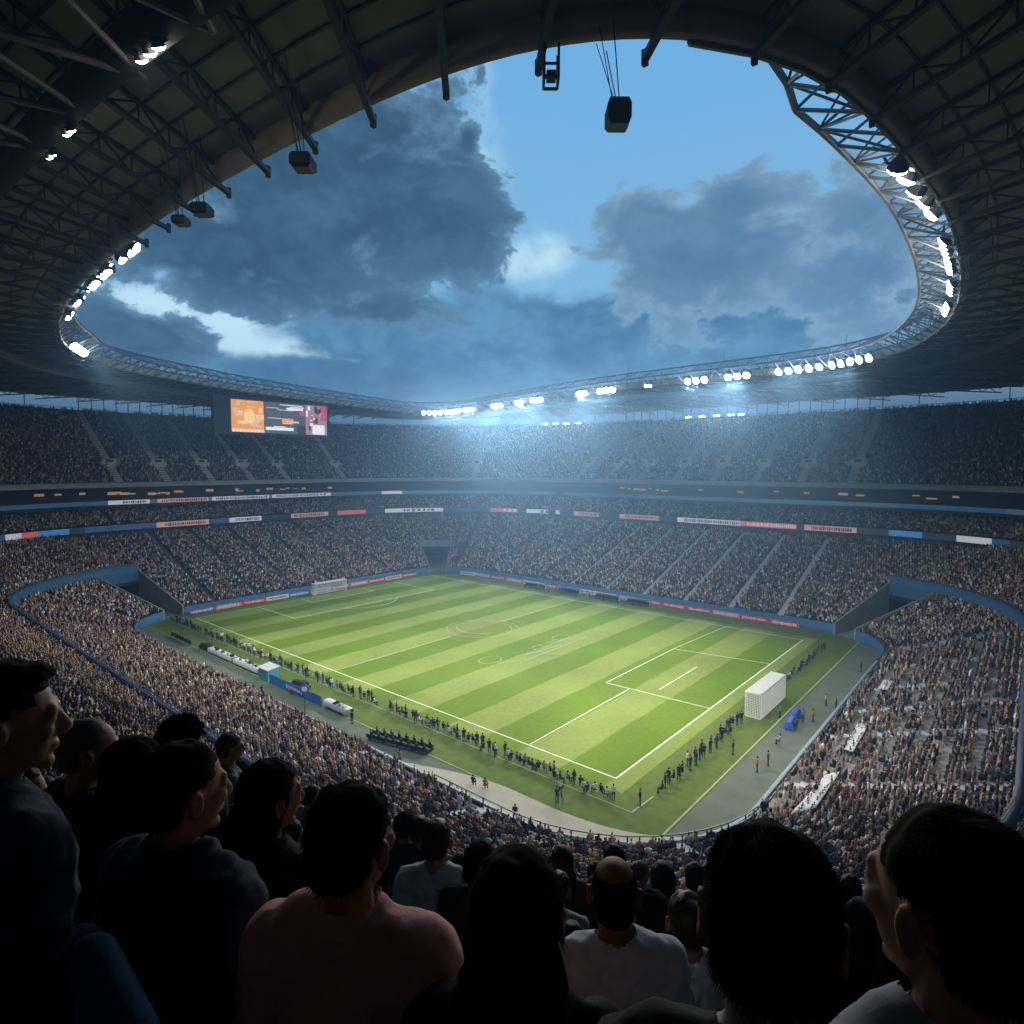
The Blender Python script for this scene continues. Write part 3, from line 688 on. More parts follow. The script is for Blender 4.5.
# ------------------------------------------------------------------ things on the field
def net_panel(b, o, u, v, su, sv, r):
    o = np.array(o, float); u = np.array(u, float); v = np.array(v, float); Lu = np.linalg.norm(u); Lv = np.linalg.norm(v)
    for k in range(int(Lu/su)+1): b.bar(o+u*(k*su/Lu), o+u*(k*su/Lu)+v, r)
    for k in range(int(Lv/sv)+1): b.bar(o+v*(k*sv/Lv), o+v*(k*sv/Lv)+u, r)
def goal(loc, rz, w, h, d, label, sp=.22, r=.021):
    t = empty('goal', loc, rz); tag(t, label, 'goal', 'goals')
    f = MB(); 
    for x in (-w/2, w/2):
        f.tube((x, 0, 0), (x, 0, h), .09, 8); f.tube((x, -d, 0), (x, -d, h*.98), .05); f.tube((x, 0, h), (x, -d, h*.98), .05); f.tube((x, 0, .04), (x, -d, .04), .05)
    f.tube((-w/2, 0, h), (w/2, 0, h), .09, 8); f.tube((-w/2, -d, .04), (w/2, -d, .04), .05); f.tube((-w/2, -d, h*.98), (w/2, -d, h*.98), .04)
    f.build('frame', M['white'], t)
    n = MB(); net_panel(n, (-w/2, -d, 0), (w, 0, 0), (0, 0, h), sp, sp, r); net_panel(n, (-w/2, -d, h), (w, 0, 0), (0, d, 0), sp, sp, r)
    for x in (-w/2, w/2): net_panel(n, (x, -d, 0), (0, d, 0), (0, 0, h), sp, sp, r)
    n.build('net', M['white'], t)
goal((-3.6, -57.0, .03), 0, 10.2, 3.3, 2.0, 'big white boxed goal with dense net standing behind the bright goal line')
goal((0, 53, .03), PI, 9, 3.0, 1.8, 'small far goal in front of the scoreboard stand', .35, .03)

def shelter(loc, rz, L, roofm, label, backm=None, W=1.7, H=1.75):
    t = empty('team_bench', loc, rz); tag(t, label, 'team bench', 'team benches beside the touchline')
    r = MB(); n = 6
    for i in range(n):       # curved canopy: profile in y-z
        a0, a1 = PI*.33*i/n, PI*.33*(i+1)/n
        p0 = (W*1.1*math.sin(a0)-W/2, H*.55+H*.45*math.cos(a0)*1.0); p1 = (W*1.1*math.sin(a1)-W/2, H*.55+H*.45*math.cos(a1))
        r.box((0, (p0[0]+p1[0])/2, (p0[1]+p1[1])/2), (L/2, 0, 0), (0, (p1[0]-p0[0])/2, (p1[1]-p0[1])/2), (0, .02, .03))
    r.build('canopy', roofm, t)
    b_ = MB(); b_.abox(-L/2, L/2, W/2-.16, W/2-.1, .1, H*.72); b_.build('back_panel', backm or M['glassd'], t)
    s_ = MB()
    for k in range(int(L/.6)): s_.abox(-L/2+.1+k*.6, -L/2+.58+k*.6, .0, .5, .4, .48); s_.abox(-L/2+.1+k*.6, -L/2+.58+k*.6, .45, .53, .48, 1.0)
    s_.build('seats', M['black'], t)['kind'] = 'stuff'
    f = MB()
    for k in range(int(L/2)+1):
        x = -L/2+k*L/int(L/2); f.bar((x, W/2-.03, .02), (x, W/2-.03, H*.6), .04); f.bar((x, -W/2+.1, .02), (x, -W/2+.05, H), .035); f.bar((x, 0, .02), (x, 0, .4), .03)
    f.build('frame', M['rail'], t)
teal = mat('teal_cloth', (.05, .25, .30), .8)
def table_row(loc, rz, L, label):
    t = empty('table', loc, rz); tag(t, label, 'table', 'long white covered tables beside the touchline')
    n = int(L/.35); P = np.zeros((n+1, 6, 3))
    for i in range(n+1):
        x = -L/2+L*i/n
        for j, (y, z) in enumerate(((-.62, .30), (-.56, .93), (-.2, .96), (.2, .96), (.56, .93), (.62, .34))):
            k = mnoise.noise(Vector((x*1.7, y*3, L))); P[i, j] = (x, y+.07*k*(abs(y) > .5), z+.10*k*(z < .5))
    grid_mesh('tablecloth', P, M['greyw'], parent=t)
    f = MB(); f.abox(-L/2+.05, L/2-.05, -.5, .5, .86, .91)
    for x in np.arange(-L/2+.2, L/2, 1.8):
        for y in (-.45, .45): f.bar((x, y, 0), (x, y, .86), .03)
    f.build('frame', M['rail'], t)
    for k in range(int(L*1.1)):
        b_ = MB(); w, d, h = random.uniform(.12, .3), random.uniform(.1, .25), random.uniform(.15, .45); x = random.uniform(-L/2+.4, L/2-.4); y = random.uniform(-.3, .3)
        b_.abox(x-w, x+w, y-d, y+d, .97, .97+h); b_.abox(x-w*.6, x+w*.6, y-d*.6, y+d*.6, .97+h, 1.02+h); o = b_.build('equipment_case', random.choice([M['black'], M['black'], M['greyw'], BC['blue'], M['glassd']])); tag(o, f'small equipment case on the {label.split(" beside")[0]}', 'case', f'equipment cases on the {label.split(" beside")[0]}')
        o.matrix_world = Matrix.Translation(loc) @ Matrix.Rotation(rz, 4, 'Z')
table_row((-42.6, 20.5, .02), PI/2, 9, 'long white covered table beside the far trolley')
table_row((-42.6, 11.3, .02), PI/2, 8.4, 'second white covered table beside the teal cabin')
table_row((-42.9, -14.6, .02), PI/2, 5.6, 'short white covered table beside the blue banner')
t = empty('control_cabin', (-42.6, 4.6, .02)); tag(t, 'small teal cabin between the white benches and the blue banner', 'cabin')
p = MB(); p.abox(-.9, .9, -1.4, 1.4, 0, 1.7); p.build('wall', teal, t)
p = MB(); p.box((0, 0, 1.85), (1.05, 0, .12), (0, 1.6, 0), (0, 0, .06)); p.build('roof', M['greyw'], t); p = MB(); p.abox(.9, .93, -.9, .9, .8, 1.4); p.build('window', M['dark'], t)
t = empty('banner', (-43.6, -4.6, .02)); tag(t, 'long blue banner fence with pale lettering strokes behind the touchline', 'banner')
p = MB()
for k in range(12):
    y0, y1 = -7+k*14/12, -7+(k+1)*14/12; j0 = .08*math.sin(k*1.9); j1 = .08*math.sin((k+1)*1.9)
    p.box(((j0+j1)/2, (y0+y1)/2, .75), ((j1-j0)/2, (y1-y0)/2, 0), (.02, 0, 0), (0, 0, .72))
p.build('cloth', mat('banner_blue', (.04, .16, .50), .7, var=.3, scale=.7), t)
q = MB()
for k in range(9): q.abox(-.16, -.13, -2.4+k*.5, -2.1+k*.5, .6+.1*(k % 2), 1.05)
q.build('lettering', M['white'], t)
q = MB()
for k in range(8): q.bar((.1, -7+k*2, 0), (.1, -7+k*2, 1.55), .04)
q.build('post', M['rail'], t)
for (y, l) in ((27.4, 'low black equipment trolley at the far end of the white benches'), (-3, 'black equipment trolley standing behind the blue banner')):
    t = empty('equipment_trolley', (-41.6 if y < 0 else -42.4, y, .02), PI/2); tag(t, l, 'trolley', 'equipment trolleys')
    p = MB(); p.abox(-1.9, 1.9, -.55, .55, .25, .6); p.abox(-1.5, -.1, -.45, .45, .6, 1.15); p.abox(.1, 1.6, -.4, .4, .6, .95); p.build('body', M['black'], t)
    for x in (-1.3, 1.3):
        for yy in (-.5, .5): w = MB(); w.tube((x, yy-.07, .2), (x, yy+.07, .2), .2, 10); w.build('wheel', M['dark'], t)
# blue covered bench behind the goal
t = empty('covered_bench', (-6.4, -62.3, .02), .12); tag(t, 'long low bench under a crumpled deep blue tarpaulin behind the goal', 'bench')
nx, ny = 40, 14; P = np.zeros((nx, ny, 3))
for i in range(nx):
    for j in range(ny):
        u = i/(nx-1)*6.4-3.2; a = j/(ny-1); y = (a-.5)*1.5; zz = 1.0*min(1, 3.2*min(a, 1-a))*(1-.25*(i/(nx-1)))
        k = mnoise.noise(Vector((u*.9, y*2, 3))); P[i, j] = (u+.12*k, y+.16*k, max(0, zz*(1+.22*k)))
P[0, :, 2] = 0; P[-1, :, 2] = 0
o = grid_mesh('tarpaulin', P, mat('blue_tarp', (.025, .07, .30), .5, var=.4, scale=1.5), parent=t)
p = MB()
for x in (-2.8, 0, 2.8): p.abox(x-.06, x+.06, -.4, .4, 0, .45)
p.abox(-3, 3, -.4, .4, .45, .5); p.build('bench_frame', M['rail'], t)
# placard on a pole above the front rows
t = empty('placard', (-46.6, -12.6, .02)); tag(t, 'blue and white round placard on a thin pole above the front row', 'placard')
p = MB(); p.tube((0, 0, 0), (0, 0, 3.3), .05); p.build('pole', M['black'], t)
d_ = np.array([.66, .76, 0]); e_ = np.array([-.76, .66, 0]); p = MB(); c = np.array([0, 0, 3.6])
p.tube(c-d_*.04, c+d_*.04, .62, 18, 0); p.build('disc', BC['blue'], t); p = MB(); p.tube(c-d_*.06, c-d_*.045, .36, 14, 0); p.build('emblem', M['white'], t)
# grey dugouts and cases in front of the long far stand
for k, (y, L) in enumerate([(17, 7), (6, 7), (-5.5, 7), (-14, 6)]):
    shelter((39.6, y, .02), -PI/2, L, [M['greyw'], BC['blue'], M['greyw'], M['cap']][k], f'{["pale grey", "blue", "ash grey", "slate blue"][k]} dugout in front of the long far stand', M['greyw'])
# sheets over the seats of the near curve
def d_of(x, y):
    qx = np.abs(x+2.5)-30; qy = np.abs(y+4.5)-46
    return np.hypot(np.maximum(qx, 0), np.maximum(qy, 0))+np.minimum(np.maximum(qx, qy), 0)-R0
def on_bowl(px, py, zf=z_low, off=0):
    z = 4.0
    for _ in range(60):
        q = at_z(px, py, z); z = .7*z+.3*(float(zf(d_of(q[0], q[1])))+off)
    return at_z(px, py, z)
for quad, l in (([(878, 689), (884, 680), (893, 681), (888, 690)], 'small white sheet over seats high in the near curve'), ([(844, 750), (858, 723), (868, 726), (853, 752)], 'narrow white sheet over seats midway in the near curve'), ([(790, 815), (826, 775), (840, 772), (816, 808)], 'largest white sheet, over the lowest seats of the near curve')):
    c = [on_bowl(*q, off=.75) for q in quad]; p = MB(); top = [q+np.array([0, 0, .0]) for q in c]; N_ = 8
    P = np.zeros((N_+1, N_+1, 3))
    for i in range(N_+1):
        for j in range(N_+1):
            u, v = i/N_, j/N_; P[i, j] = (1-u)*(1-v)*c[0]+u*(1-v)*c[1]+u*v*c[2]+(1-u)*v*c[3]; P[i, j, 2] += .12*mnoise.noise(Vector((u*5, v*3, c[0][0])))
    o = grid_mesh('seat_cover', P, M['greyw']); tag(o, l, 'sheet', 'white sheets over seats'); so_ = o.modifiers.new('thick', 'SOLIDIFY'); so_.thickness = .06

R_IND = 9.0
# ------------------------------------------------------------------ the crowd (nobody could count it): one mesh
CLOTH = np.array([(.012, .014, .022), (.010, .010, .011), (.03, .032, .036), (.02, .028, .05), (.16, .16, .165), (.55, .54, .52), (.40, .28, .17), (.15, .085, .05), (.26, .16, .10), (.16, .03, .03), (.04, .09, .24), (.36, .045, .035), (.28, .38, .48), (.44, .31, .24), (.45, .16, .04)])
CLW = np.array([.11, .12, .09, .04, .07, .10, .15, .12, .11, .025, .012, .012, .012, .10, .006]); CLW /= CLW.sum()
SKIN = np.array([(.56, .34, .22), (.48, .28, .175), (.38, .21, .125), (.20, .11, .07)])
HAIR = np.array([(.012, .009, .008), (.02, .013, .01), (.05, .03, .018), (.10, .07, .045), (.16, .15, .14)])
HW = np.array([.30, .27, .24, .13, .06])
def tri(b):
    v = np.array(b.v, float); f = []
    for q in b.f:
        for i in range(1, len(q)-1): f.append((q[0], q[i], q[i+1]))
    return v, np.array(f, int)
def ico(c, r):
    bm = bmesh.new(); bmesh.ops.create_icosphere(bm, subdivisions=1, radius=1); v = [tuple(np.array(x.co)*np.array(r)+np.array(c)) for x in bm.verts]; f = [tuple(x.index for x in q.verts) for q in bm.faces]; bm.free(); return v, f
def template(detail):
    V = []; F = []; Rl = []
    def add(v, f, role):
        n = sum(len(x) for x in V); V.append(np.array(v, float)); F.append(np.array(f, int)+n); Rl.append(np.full(len(v), role) if np.isscalar(role) else np.array(role))
    def loft(rings, n, role):
        v = []
        for (z, cx, rx, ry) in rings:
            for i in range(n): a = 2*PI*(i+.5)/n; v.append((cx+rx*math.cos(a), ry*math.sin(a), z))
        f = []
        for k in range(len(rings)-1):
            for i in range(n):
                j = (i+1) % n; f += [(k*n+i, k*n+j, (k+1)*n+j), (k*n+i, (k+1)*n+j, (k+1)*n+i)]
        k = (len(rings)-1)*n; f += [(k, k+i, k+i+1) for i in range(1, n-1)]
        add(v, f, role)
    if detail:
        loft([(.40, 0, .13, .20), (.72, .0, .135, .20), (.95, -.02, .12, .235), (1.05, -.02, .07, .12), (1.10, -.01, .055, .06)], 7, 0)
        v, f = ico((.0, 0, 1.22), (.105, .085, .13)); add(v, f, [2 if (p[0] < .03 or p[2] > 1.27) else 1 for p in v])
        for s in (-1, 1):
            b = MB(); b.bar((0, s*.1, .48), (.42, s*.11, .5), .08); b.bar((.42, s*.11, .5), (.40, s*.1, .05), .06); add(*tri(b), 3)
            b = MB(); b.bar((-.02, s*.24, .98), (.03, s*.27, .70), .05); add(*tri(b), 0)
            b = MB(); b.bar((.03, s*.27, .70), (.28, s*.14, .62), .04); add(*tri(b), 4)
    else:
        loft([(.35, .05, .16, .20), (.90, 0, .13, .24), (1.08, 0, .06, .09)], 4, 0)
        v = [(.1, 0, 1.2), (0, .09, 1.22), (-.1, 0, 1.24), (0, -.09, 1.22), (0, 0, 1.36), (.02, 0, 1.06)]
        add(v, [(0, 1, 4), (1, 2, 4), (2, 3, 4), (3, 0, 4), (1, 0, 5), (2, 1, 5), (3, 2, 5), (0, 3, 5)], [1, 1, 2, 1, 2, 1])
        b = MB(); b.bar((.05, 0, .48), (.45, 0, .5), .09, r2=.18); v, f = tri(b); add(v, f, 3)
    return np.vstack(V), np.vstack(F), np.concatenate(Rl)
TH, TLo = template(1), template(0)
def seats(d0, n, zf, s0, s1, aisles, aw, occ, dd=.8, tun=True, dmaxf=None):
    out = []
    for i in range(n):
        d = d0+dd*i; sv = np.linspace(s0, s1, 6000); x, y, _, _ = ringpt(sv, d); L = np.concatenate([[0], np.cumsum(np.hypot(np.diff(x), np.diff(y)))])
        k = int(L[-1]/.53); u = (np.arange(k)+.5)*.53+RNG.uniform(-.1, .1, k); s = np.interp(u, L, sv)
        sc = np.where(on_arc(s), (16+d)/16, 1.0); keep = RNG.random(k) < (occ(s, d) if callable(occ) else occ)
        for a in aisles:
            keep &= np.abs(((s-a+TOT/2) % TOT)-TOT/2)*sc > aw
        if tun and d < 18.9:
            for c, h in TUN: keep &= np.abs(((s-c+TOT/2) % TOT)-TOT/2) > h+.35*16/(16+d)
        if dmaxf is not None: keep &= d < dmaxf(s)
        s = s[keep]; dj = d+.42+RNG.uniform(-.08, .08, len(s)); x, y, nx, ny = ringpt(s, dj)
        z = zf(np.full(len(s), d), s)+np.zeros(len(s))
        out.append(np.stack([x, y, z, np.arctan2(-ny, -nx), s, np.full(len(s), d)], 1))
    return np.vstack(out)
def occ_low(s, d):
    s = np.mod(s, TOT); lo = (s > 382) | (s < 34)
    blocks = np.where((d > 9.2) & (d < 10.4), .96, np.where(d > 13.5, .93, .78))
    h = np.sin(s*1.7+d*.9)+np.sin(s*.63-d*2.1)
    o = np.where(lo, np.clip(blocks-.22*(h > .5), 0, 1), .97)
    ri = np.round((d-.7)/.8).astype(int) if np.ndim(d) else int(round((d-.7)/.8))
    o = np.where(lo & (d > 2) & (d < 15.5) & (ri % 3 == 0), np.where(np.sin(s*.16+ri*1.3) > .62, .8, .07), o)
    return np.where((s > 330) & (s < 382) & (d < 2.5), .35, o)
G = []
g = seats(.7, 22, z_low, 0, TOT, NEAR_A+LOW_A, .62, occ_low); G.append((g, 0))
g = seats(18.3, 26, z_low, SR, SL, LOW_A, .68, .96); G.append((g, 0))
g = seats(41.7, 13, z_mid, 20, 267, MID_A, .6, .93, tun=False); G.append((g, 1))
g = seats(46.9, 44, z_up, 20, 267, UP_A, 1.15, .74, tun=False); 
# no seats where the vomitories stand
for a in UP_A:
    sc = np.where(on_arc(g[:, 4]), (16+g[:, 5])/16, 1); g = g[~((np.abs(g[:, 4]-a)*sc < 2.1) & (g[:, 5] > 53.8) & (g[:, 5] < 57.6))]
G.append((g, 2))
gn = seats(18.9, 50, z_near, SL, SR+TOT, [], .6, .95, tun=False, dmaxf=near_dmax)
xx, yy, dp = project(gn[:, :3]+np.array([0, 0, 1.])); r_ = np.linalg.norm(gn[:, :2]-CAM[:2], axis=1)
gn = gn[(dp > .5) & (xx > -160) & (xx < 1180) & (yy < 1150) & (r_ > R_IND)]
G.append((gn, 3))
VV = []; FF = []; CC = []; nv = 0
for g, kind in G:
    dist = np.linalg.norm(g[:, :3]-CAM, axis=1)
    X, Y, dep = project(g[:, :3]+np.array([0, 0, 1.]))
    vis = (dep > 1) & (X > -220) & (X < 1240)
    for hi, sel in ((1, (dist < 62) & vis), (0, (dist >= 62) & vis)):
        q = g[sel]; n = len(q)
        if not n: continue
        tv, tf, tr = TH if hi else TLo
        sc = RNG.uniform(.90, 1.10, n); stand = RNG.random(n) < .12
        yaw = q[:, 3]+RNG.normal(0, .28, n); c, s_ = np.cos(yaw), np.sin(yaw)
        lean = RNG.normal(0, .05, n)
        px = tv[None, :, 0]*sc[:, None]+lean[:, None]*tv[None, :, 2]; py = tv[None, :, 1]*sc[:, None]; pz = tv[None, :, 2]*sc[:, None]
        pz = pz*np.where(stand, 1.24, 1)[:, None]
        P = np.stack([q[:, 0, None]+px*c[:, None]-py*s_[:, None], q[:, 1, None]+px*s_[:, None]+py*c[:, None], q[:, 2, None]+pz], -1)
        cl = CLOTH[RNG.choice(len(CLOTH), n, p=CLW)]*RNG.uniform(.55, 1.4, (n, 1)); sk = SKIN[RNG.choice(4, n, p=[.35, .35, .2, .1])]; ha = HAIR[RNG.choice(5, n, p=HW)]
        tro = CLOTH[RNG.choice(4, n)]*1.1; arm = np.where((RNG.random(n) < .5)[:, None], sk, cl)
        tab = np.stack([cl, sk, ha, tro, arm], 1)
        C = tab[:, tr, :]
        VV.append(P.reshape(-1, 3).astype(np.float32)); CC.append(C.reshape(-1, 3).astype(np.float32))
        FF.append((tf[None]+(nv+np.arange(n)*len(tv))[:, None, None]).reshape(-1, 3).astype(np.int32)); nv += n*len(tv)
V = np.vstack(VV); F = np.vstack(FF); C = np.vstack(CC); C = np.hstack([C, np.ones((len(C), 1), np.float32)])
me = bpy.data.meshes.new('crowd'); me.vertices.add(len(V)); me.vertices.foreach_set('co', V.ravel()); me.loops.add(F.size); me.loops.foreach_set('vertex_index', F.ravel())
me.polygons.add(len(F)); me.polygons.foreach_set('loop_start', np.arange(0, F.size, 3, dtype=np.int32)); me.polygons.foreach_set('loop_total', np.full(len(F), 3, dtype=np.int32))
me.materials.append(M['crowd']); me.update(calc_edges=True)
ca = me.color_attributes.new('Col', 'FLOAT_COLOR', 'POINT'); ca.data.foreach_set('color', C.ravel())
CROWD_ME = me; del V, F, C, VV, FF, CC
# rows of tip-up seats in the thinly filled near curve
p = MB()
for i in range(21):
    d = .7+.8*i
    for s in list(np.arange(382, TOT, .62))+list(np.arange(0, 40, .62)):
        sc = (16+d)/16 if on_arc(np.array(s)) else 1
        if random.random() > .28/ max(1, sc*.8): continue
        z = z_low(d); n = nrm(s); tt = np.array([-n[1], n[0], 0]); c0 = rp(s, d+.55, z)
        p.box(c0+np.array([0, 0, .42]), n*.2, tt*.2, (0, 0, .02)); p.box(c0+n*.2+np.array([0, 0, .62]), n*.02, tt*.2, (0, 0, .2)); p.box(c0+n*.1+np.array([0, 0, .2]), n*.02, tt*.03, (0, 0, .2))
o = p.build('seat_rows', mat('seat_grey', (.16, .17, .18), .6, var=.2)); tag(o, 'rows of grey tip-up seats between the spectators of the near curve', 'seats', kind='stuff')

# ------------------------------------------------------------------ people
_US = {}
def _unit(seg):
    if seg not in _US:
        rg = max(6, seg//2+2); v = [(0, 0, 1)]+[(math.sin(PI*j/rg)*math.cos(2*PI*i/seg), math.sin(PI*j/rg)*math.sin(2*PI*i/seg), math.cos(PI*j/rg)) for j in range(1, rg) for i in range(seg)]+[(0, 0, -1)]
        f = [(0, 1+i, 1+(i+1) % seg) for i in range(seg)]; n = len(v)-1
        for j in range(rg-2):
            for i in range(seg): k = 1+j*seg; q = (i+1) % seg; f += [(k+i, k+seg+i, k+seg+q), (k+i, k+seg+q, k+q)]
        k = 1+(rg-2)*seg; f += [(n, k+(i+1) % seg, k+i) for i in range(seg)]
        _US[seg] = (np.array(v), np.array(f))
    return _US[seg]
class Blob:
    def __init__(s): s.V = []; s.F = []; s.n = 0
    def add(s, v, f): s.V.append(v); s.F.append(f+s.n); s.n += len(v)
def ell(bm, c, r, rot=None, seg=14):
    v, f = _unit(seg); v = v*np.array(r)
    if rot is not None: v = v@np.array(rot).T
    bm.add(v+np.array(c), f)
def cap(bm, a, b, r0, r1, seg=12):
    a = np.array(a, float); b = np.array(b, float); d = b-a; L = np.linalg.norm(d); d = d/L
    ell(bm, a, (r0,)*3, seg=seg); ell(bm, b, (r1,)*3, seg=seg)
    h = np.array([0, 0, 1.]) if abs(d[2]) < .9 else np.array([1., 0, 0]); u = np.cross(d, h); u /= np.linalg.norm(u); w = np.cross(d, u)
    t = np.arange(seg)*2*PI/seg; c = np.cos(t)[:, None]*u+np.sin(t)[:, None]*w
    v = np.vstack([a+c*r0, b+c*r1, a[None], b[None]]); f = []
    for i in range(seg):
        j = (i+1) % seg; f += [(i, j, seg+j), (i, seg+j, seg+i), (2*seg, j, i), (2*seg+1, seg+i, seg+j)]
    bm.add(v, np.array(f))
def fuse(bm, voxel, smooth_n=3, name='shape'):
    me = bpy.data.meshes.new(name); me.from_pydata(np.vstack(bm.V).tolist(), [], np.vstack(bm.F).tolist()); o = bpy.data.objects.new(name, me); COL.objects.link(o)
    r = o.modifiers.new('r', 'REMESH'); r.mode = 'VOXEL'; r.voxel_size = voxel
    if smooth_n: s = o.modifiers.new('s', 'SMOOTH'); s.iterations = smooth_n; s.factor = .5
    dg = bpy.context.evaluated_depsgraph_get(); dg.update(); out = bpy.data.meshes.new_from_object(o.evaluated_get(dg)); bpy.data.objects.remove(o); bpy.data.meshes.remove(me)
    out.name = name; out.polygons.foreach_set('use_smooth', np.ones(len(out.polygons), bool)); return out
def pose(kind='stand', arm=0.0):
    """joints of a 1.75 m figure looking along +x, feet at z=0"""
    J = {}
    if kind == 'stand':
        J['hip'] = .93; J['cx'] = 0
        for s, n in ((1, 'l'), (-1, 'r')):
            J['sh'+n] = (-.015, s*.185, 1.415); J['el'+n] = (-.03, s*.245, 1.13); J['wr'+n] = (.12+arm*.15, s*(.22-arm*.12), .93+arm*.1)
            J['hp'+n] = (0, s*.09, .92); J['kn'+n] = (.015, s*.10, .49); J['an'+n] = (-.03, s*.105, .08)
        J['dz'] = 0
    else:
        dz = -.42; J['dz'] = dz; J['hip'] = .93+dz
        for s, n in ((1, 'l'), (-1, 'r')):
            J['sh'+n] = (.02, s*.185, 1.415+dz); J['el'+n] = (.08, s*.25, 1.14+dz); J['wr'+n] = (.30, s*.12, 1.10+dz)
            J['hp'+n] = (0, s*.10, .50); J['kn'+n] = (.40, s*.13, .50); J['an'+n] = (.34, s*.12, .08)
    return J
def head_prims(bm, H, R, detail=True, scale=1.0):
    """head whose centre is H, rotated by R"""
    q = lambda *c: H+R @ (Vector(c)*scale)
    s = scale
    def e(c, r): ell(bm, q(*c), tuple(x*s for x in r), R, 18)
    def k(a, b_, r0, r1): cap(bm, q(*a), q(*b_), r0*s, r1*s)
    e((-.012, 0, .032), (.097, .076, .086)); e((.035, 0, -.03), (.058, .060, .083)); e((.028, 0, -.072), (.056, .051, .042)); e((.073, 0, -.100), (.021, .024, .018))
    if detail:
        k((.086, 0, .018), (.112, 0, -.024), .010, .0135); e((.104, .012, -.033), (.012, .009, .009)); e((.104, -.012, -.033), (.012, .009, .009))
        k((.080, -.030, .026), (.080, .030, .026), .013, .013)
        e((.090, 0, -.058), (.011, .022, .0075)); e((.088, 0, -.070), (.011, .019, .008))
        for y in (-1, 1):
            e((.062, y*.040, -.016), (.027, .022, .024)); e((.080, y*.032, .008), (.012, .015, .010))
            er = R @ Matrix.Rotation(y*-.35, 3, 'Z')
            ell(bm, q(-.010, y*.080, -.004), (.021*s, .009*s, .033*s), er, 14)
            for i in range(7):     # helix and lobe
                t0, t1 = -1.9+i*.62, -1.9+(i+1)*.62
                pa = (-.012-.017*math.cos(t0+PI)*1.0, y*.090, -.002+.030*math.sin(t0+.0)); pb = (-.012-.017*math.cos(t1+PI), y*.090, -.002+.030*math.sin(t1))
                k((pa[0]-.004, pa[1], pa[2]), (pb[0]-.004, pb[1], pb[2]), .0052, .0052)
    else:
        e((.108, 0, -.022), (.016, .014, .022)); e((-.005, .078, -.005), (.02, .01, .03)); e((-.005, -.078, -.005), (.02, .01, .03))
def body_mesh(J, yaw=0, pitch=0, voxel=.008, detail=True, fem=False):
    bm = Blob(); dz = J['dz']; w = .80 if fem else .90
    R = Matrix.Rotation(yaw, 3, 'Z') @ Matrix.Rotation(pitch, 3, 'Y'); H = Vector((.02, 0, 1.635+dz))
    head_prims(bm, H, R, detail)
    cap(bm, H+R @ Vector((-.018, 0, -.07)), (-.02, 0, 1.46+dz), .053, .060)
    z = lambda a: a+dz
    ell(bm, (-.005, 0, z(1.27)), (.115, .165*w, .20)); ell(bm, (.0, 0, z(1.08)), (.108, .145*w, .17)); ell(bm, (-.005, 0, z(.96)), (.118, .165, .13))
    cap(bm, (-.02, -.165*w, z(1.41)), (-.02, .165*w, z(1.41)), .058, .058)
    for s, n in ((1, 'l'), (-1, 'r')):
        cap(bm, (-.025, s*.02, z(1.47)), (-.02, s*.15*w, z(1.425)), .056, .055)
        sh, el, wr = (Vector(J[x+n]) for x in ('sh', 'el', 'wr')); sh.y *= w; el.y *= w
        cap(bm, sh, el, .056*w, .044*w); cap(bm, el, wr, .043*w, .030)
        hp, kn, an = (Vector(J[x+n]) for x in ('hp', 'kn', 'an')); cap(bm, hp, kn, .088, .060); cap(bm, kn, an, .057, .040); cap(bm, (an.x-.03, an.y, .045), (an.x+.16, an.y, .035), .044, .034)
        d = (wr-el).normalized(); t = Vector((0, -s, 0)); t = (t-d*t.dot(d)).normalized(); u = d.cross(t)
        pc = wr+d*.055; ell(bm, pc, (.045, .040, .018), Matrix((d, u, t)).transposed() if abs(Matrix((d, u, t)).determinant()) > .5 else None, 10)
        for i in range(4):
            o_ = wr+d*.085+u*((i-1.5)*.019); L = (.062, .072, .068, .052)[i]; m1 = o_+d*L*.55+t*.006; cap(bm, o_, m1, .0088, .0082, 8); cap(bm, m1, m1+d*L*.35+t*.022, .0082, .007, 8)
        b0 = wr+d*.03+u*.036; b1 = b0+d*.035+u*.022+t*.01; cap(bm, b0, b1, .011, .0095, 8); cap(bm, b1, b1+d*.03+t*.012, .0095, .008, 8)
    return fuse(bm, voxel, 2, 'body'), H, R
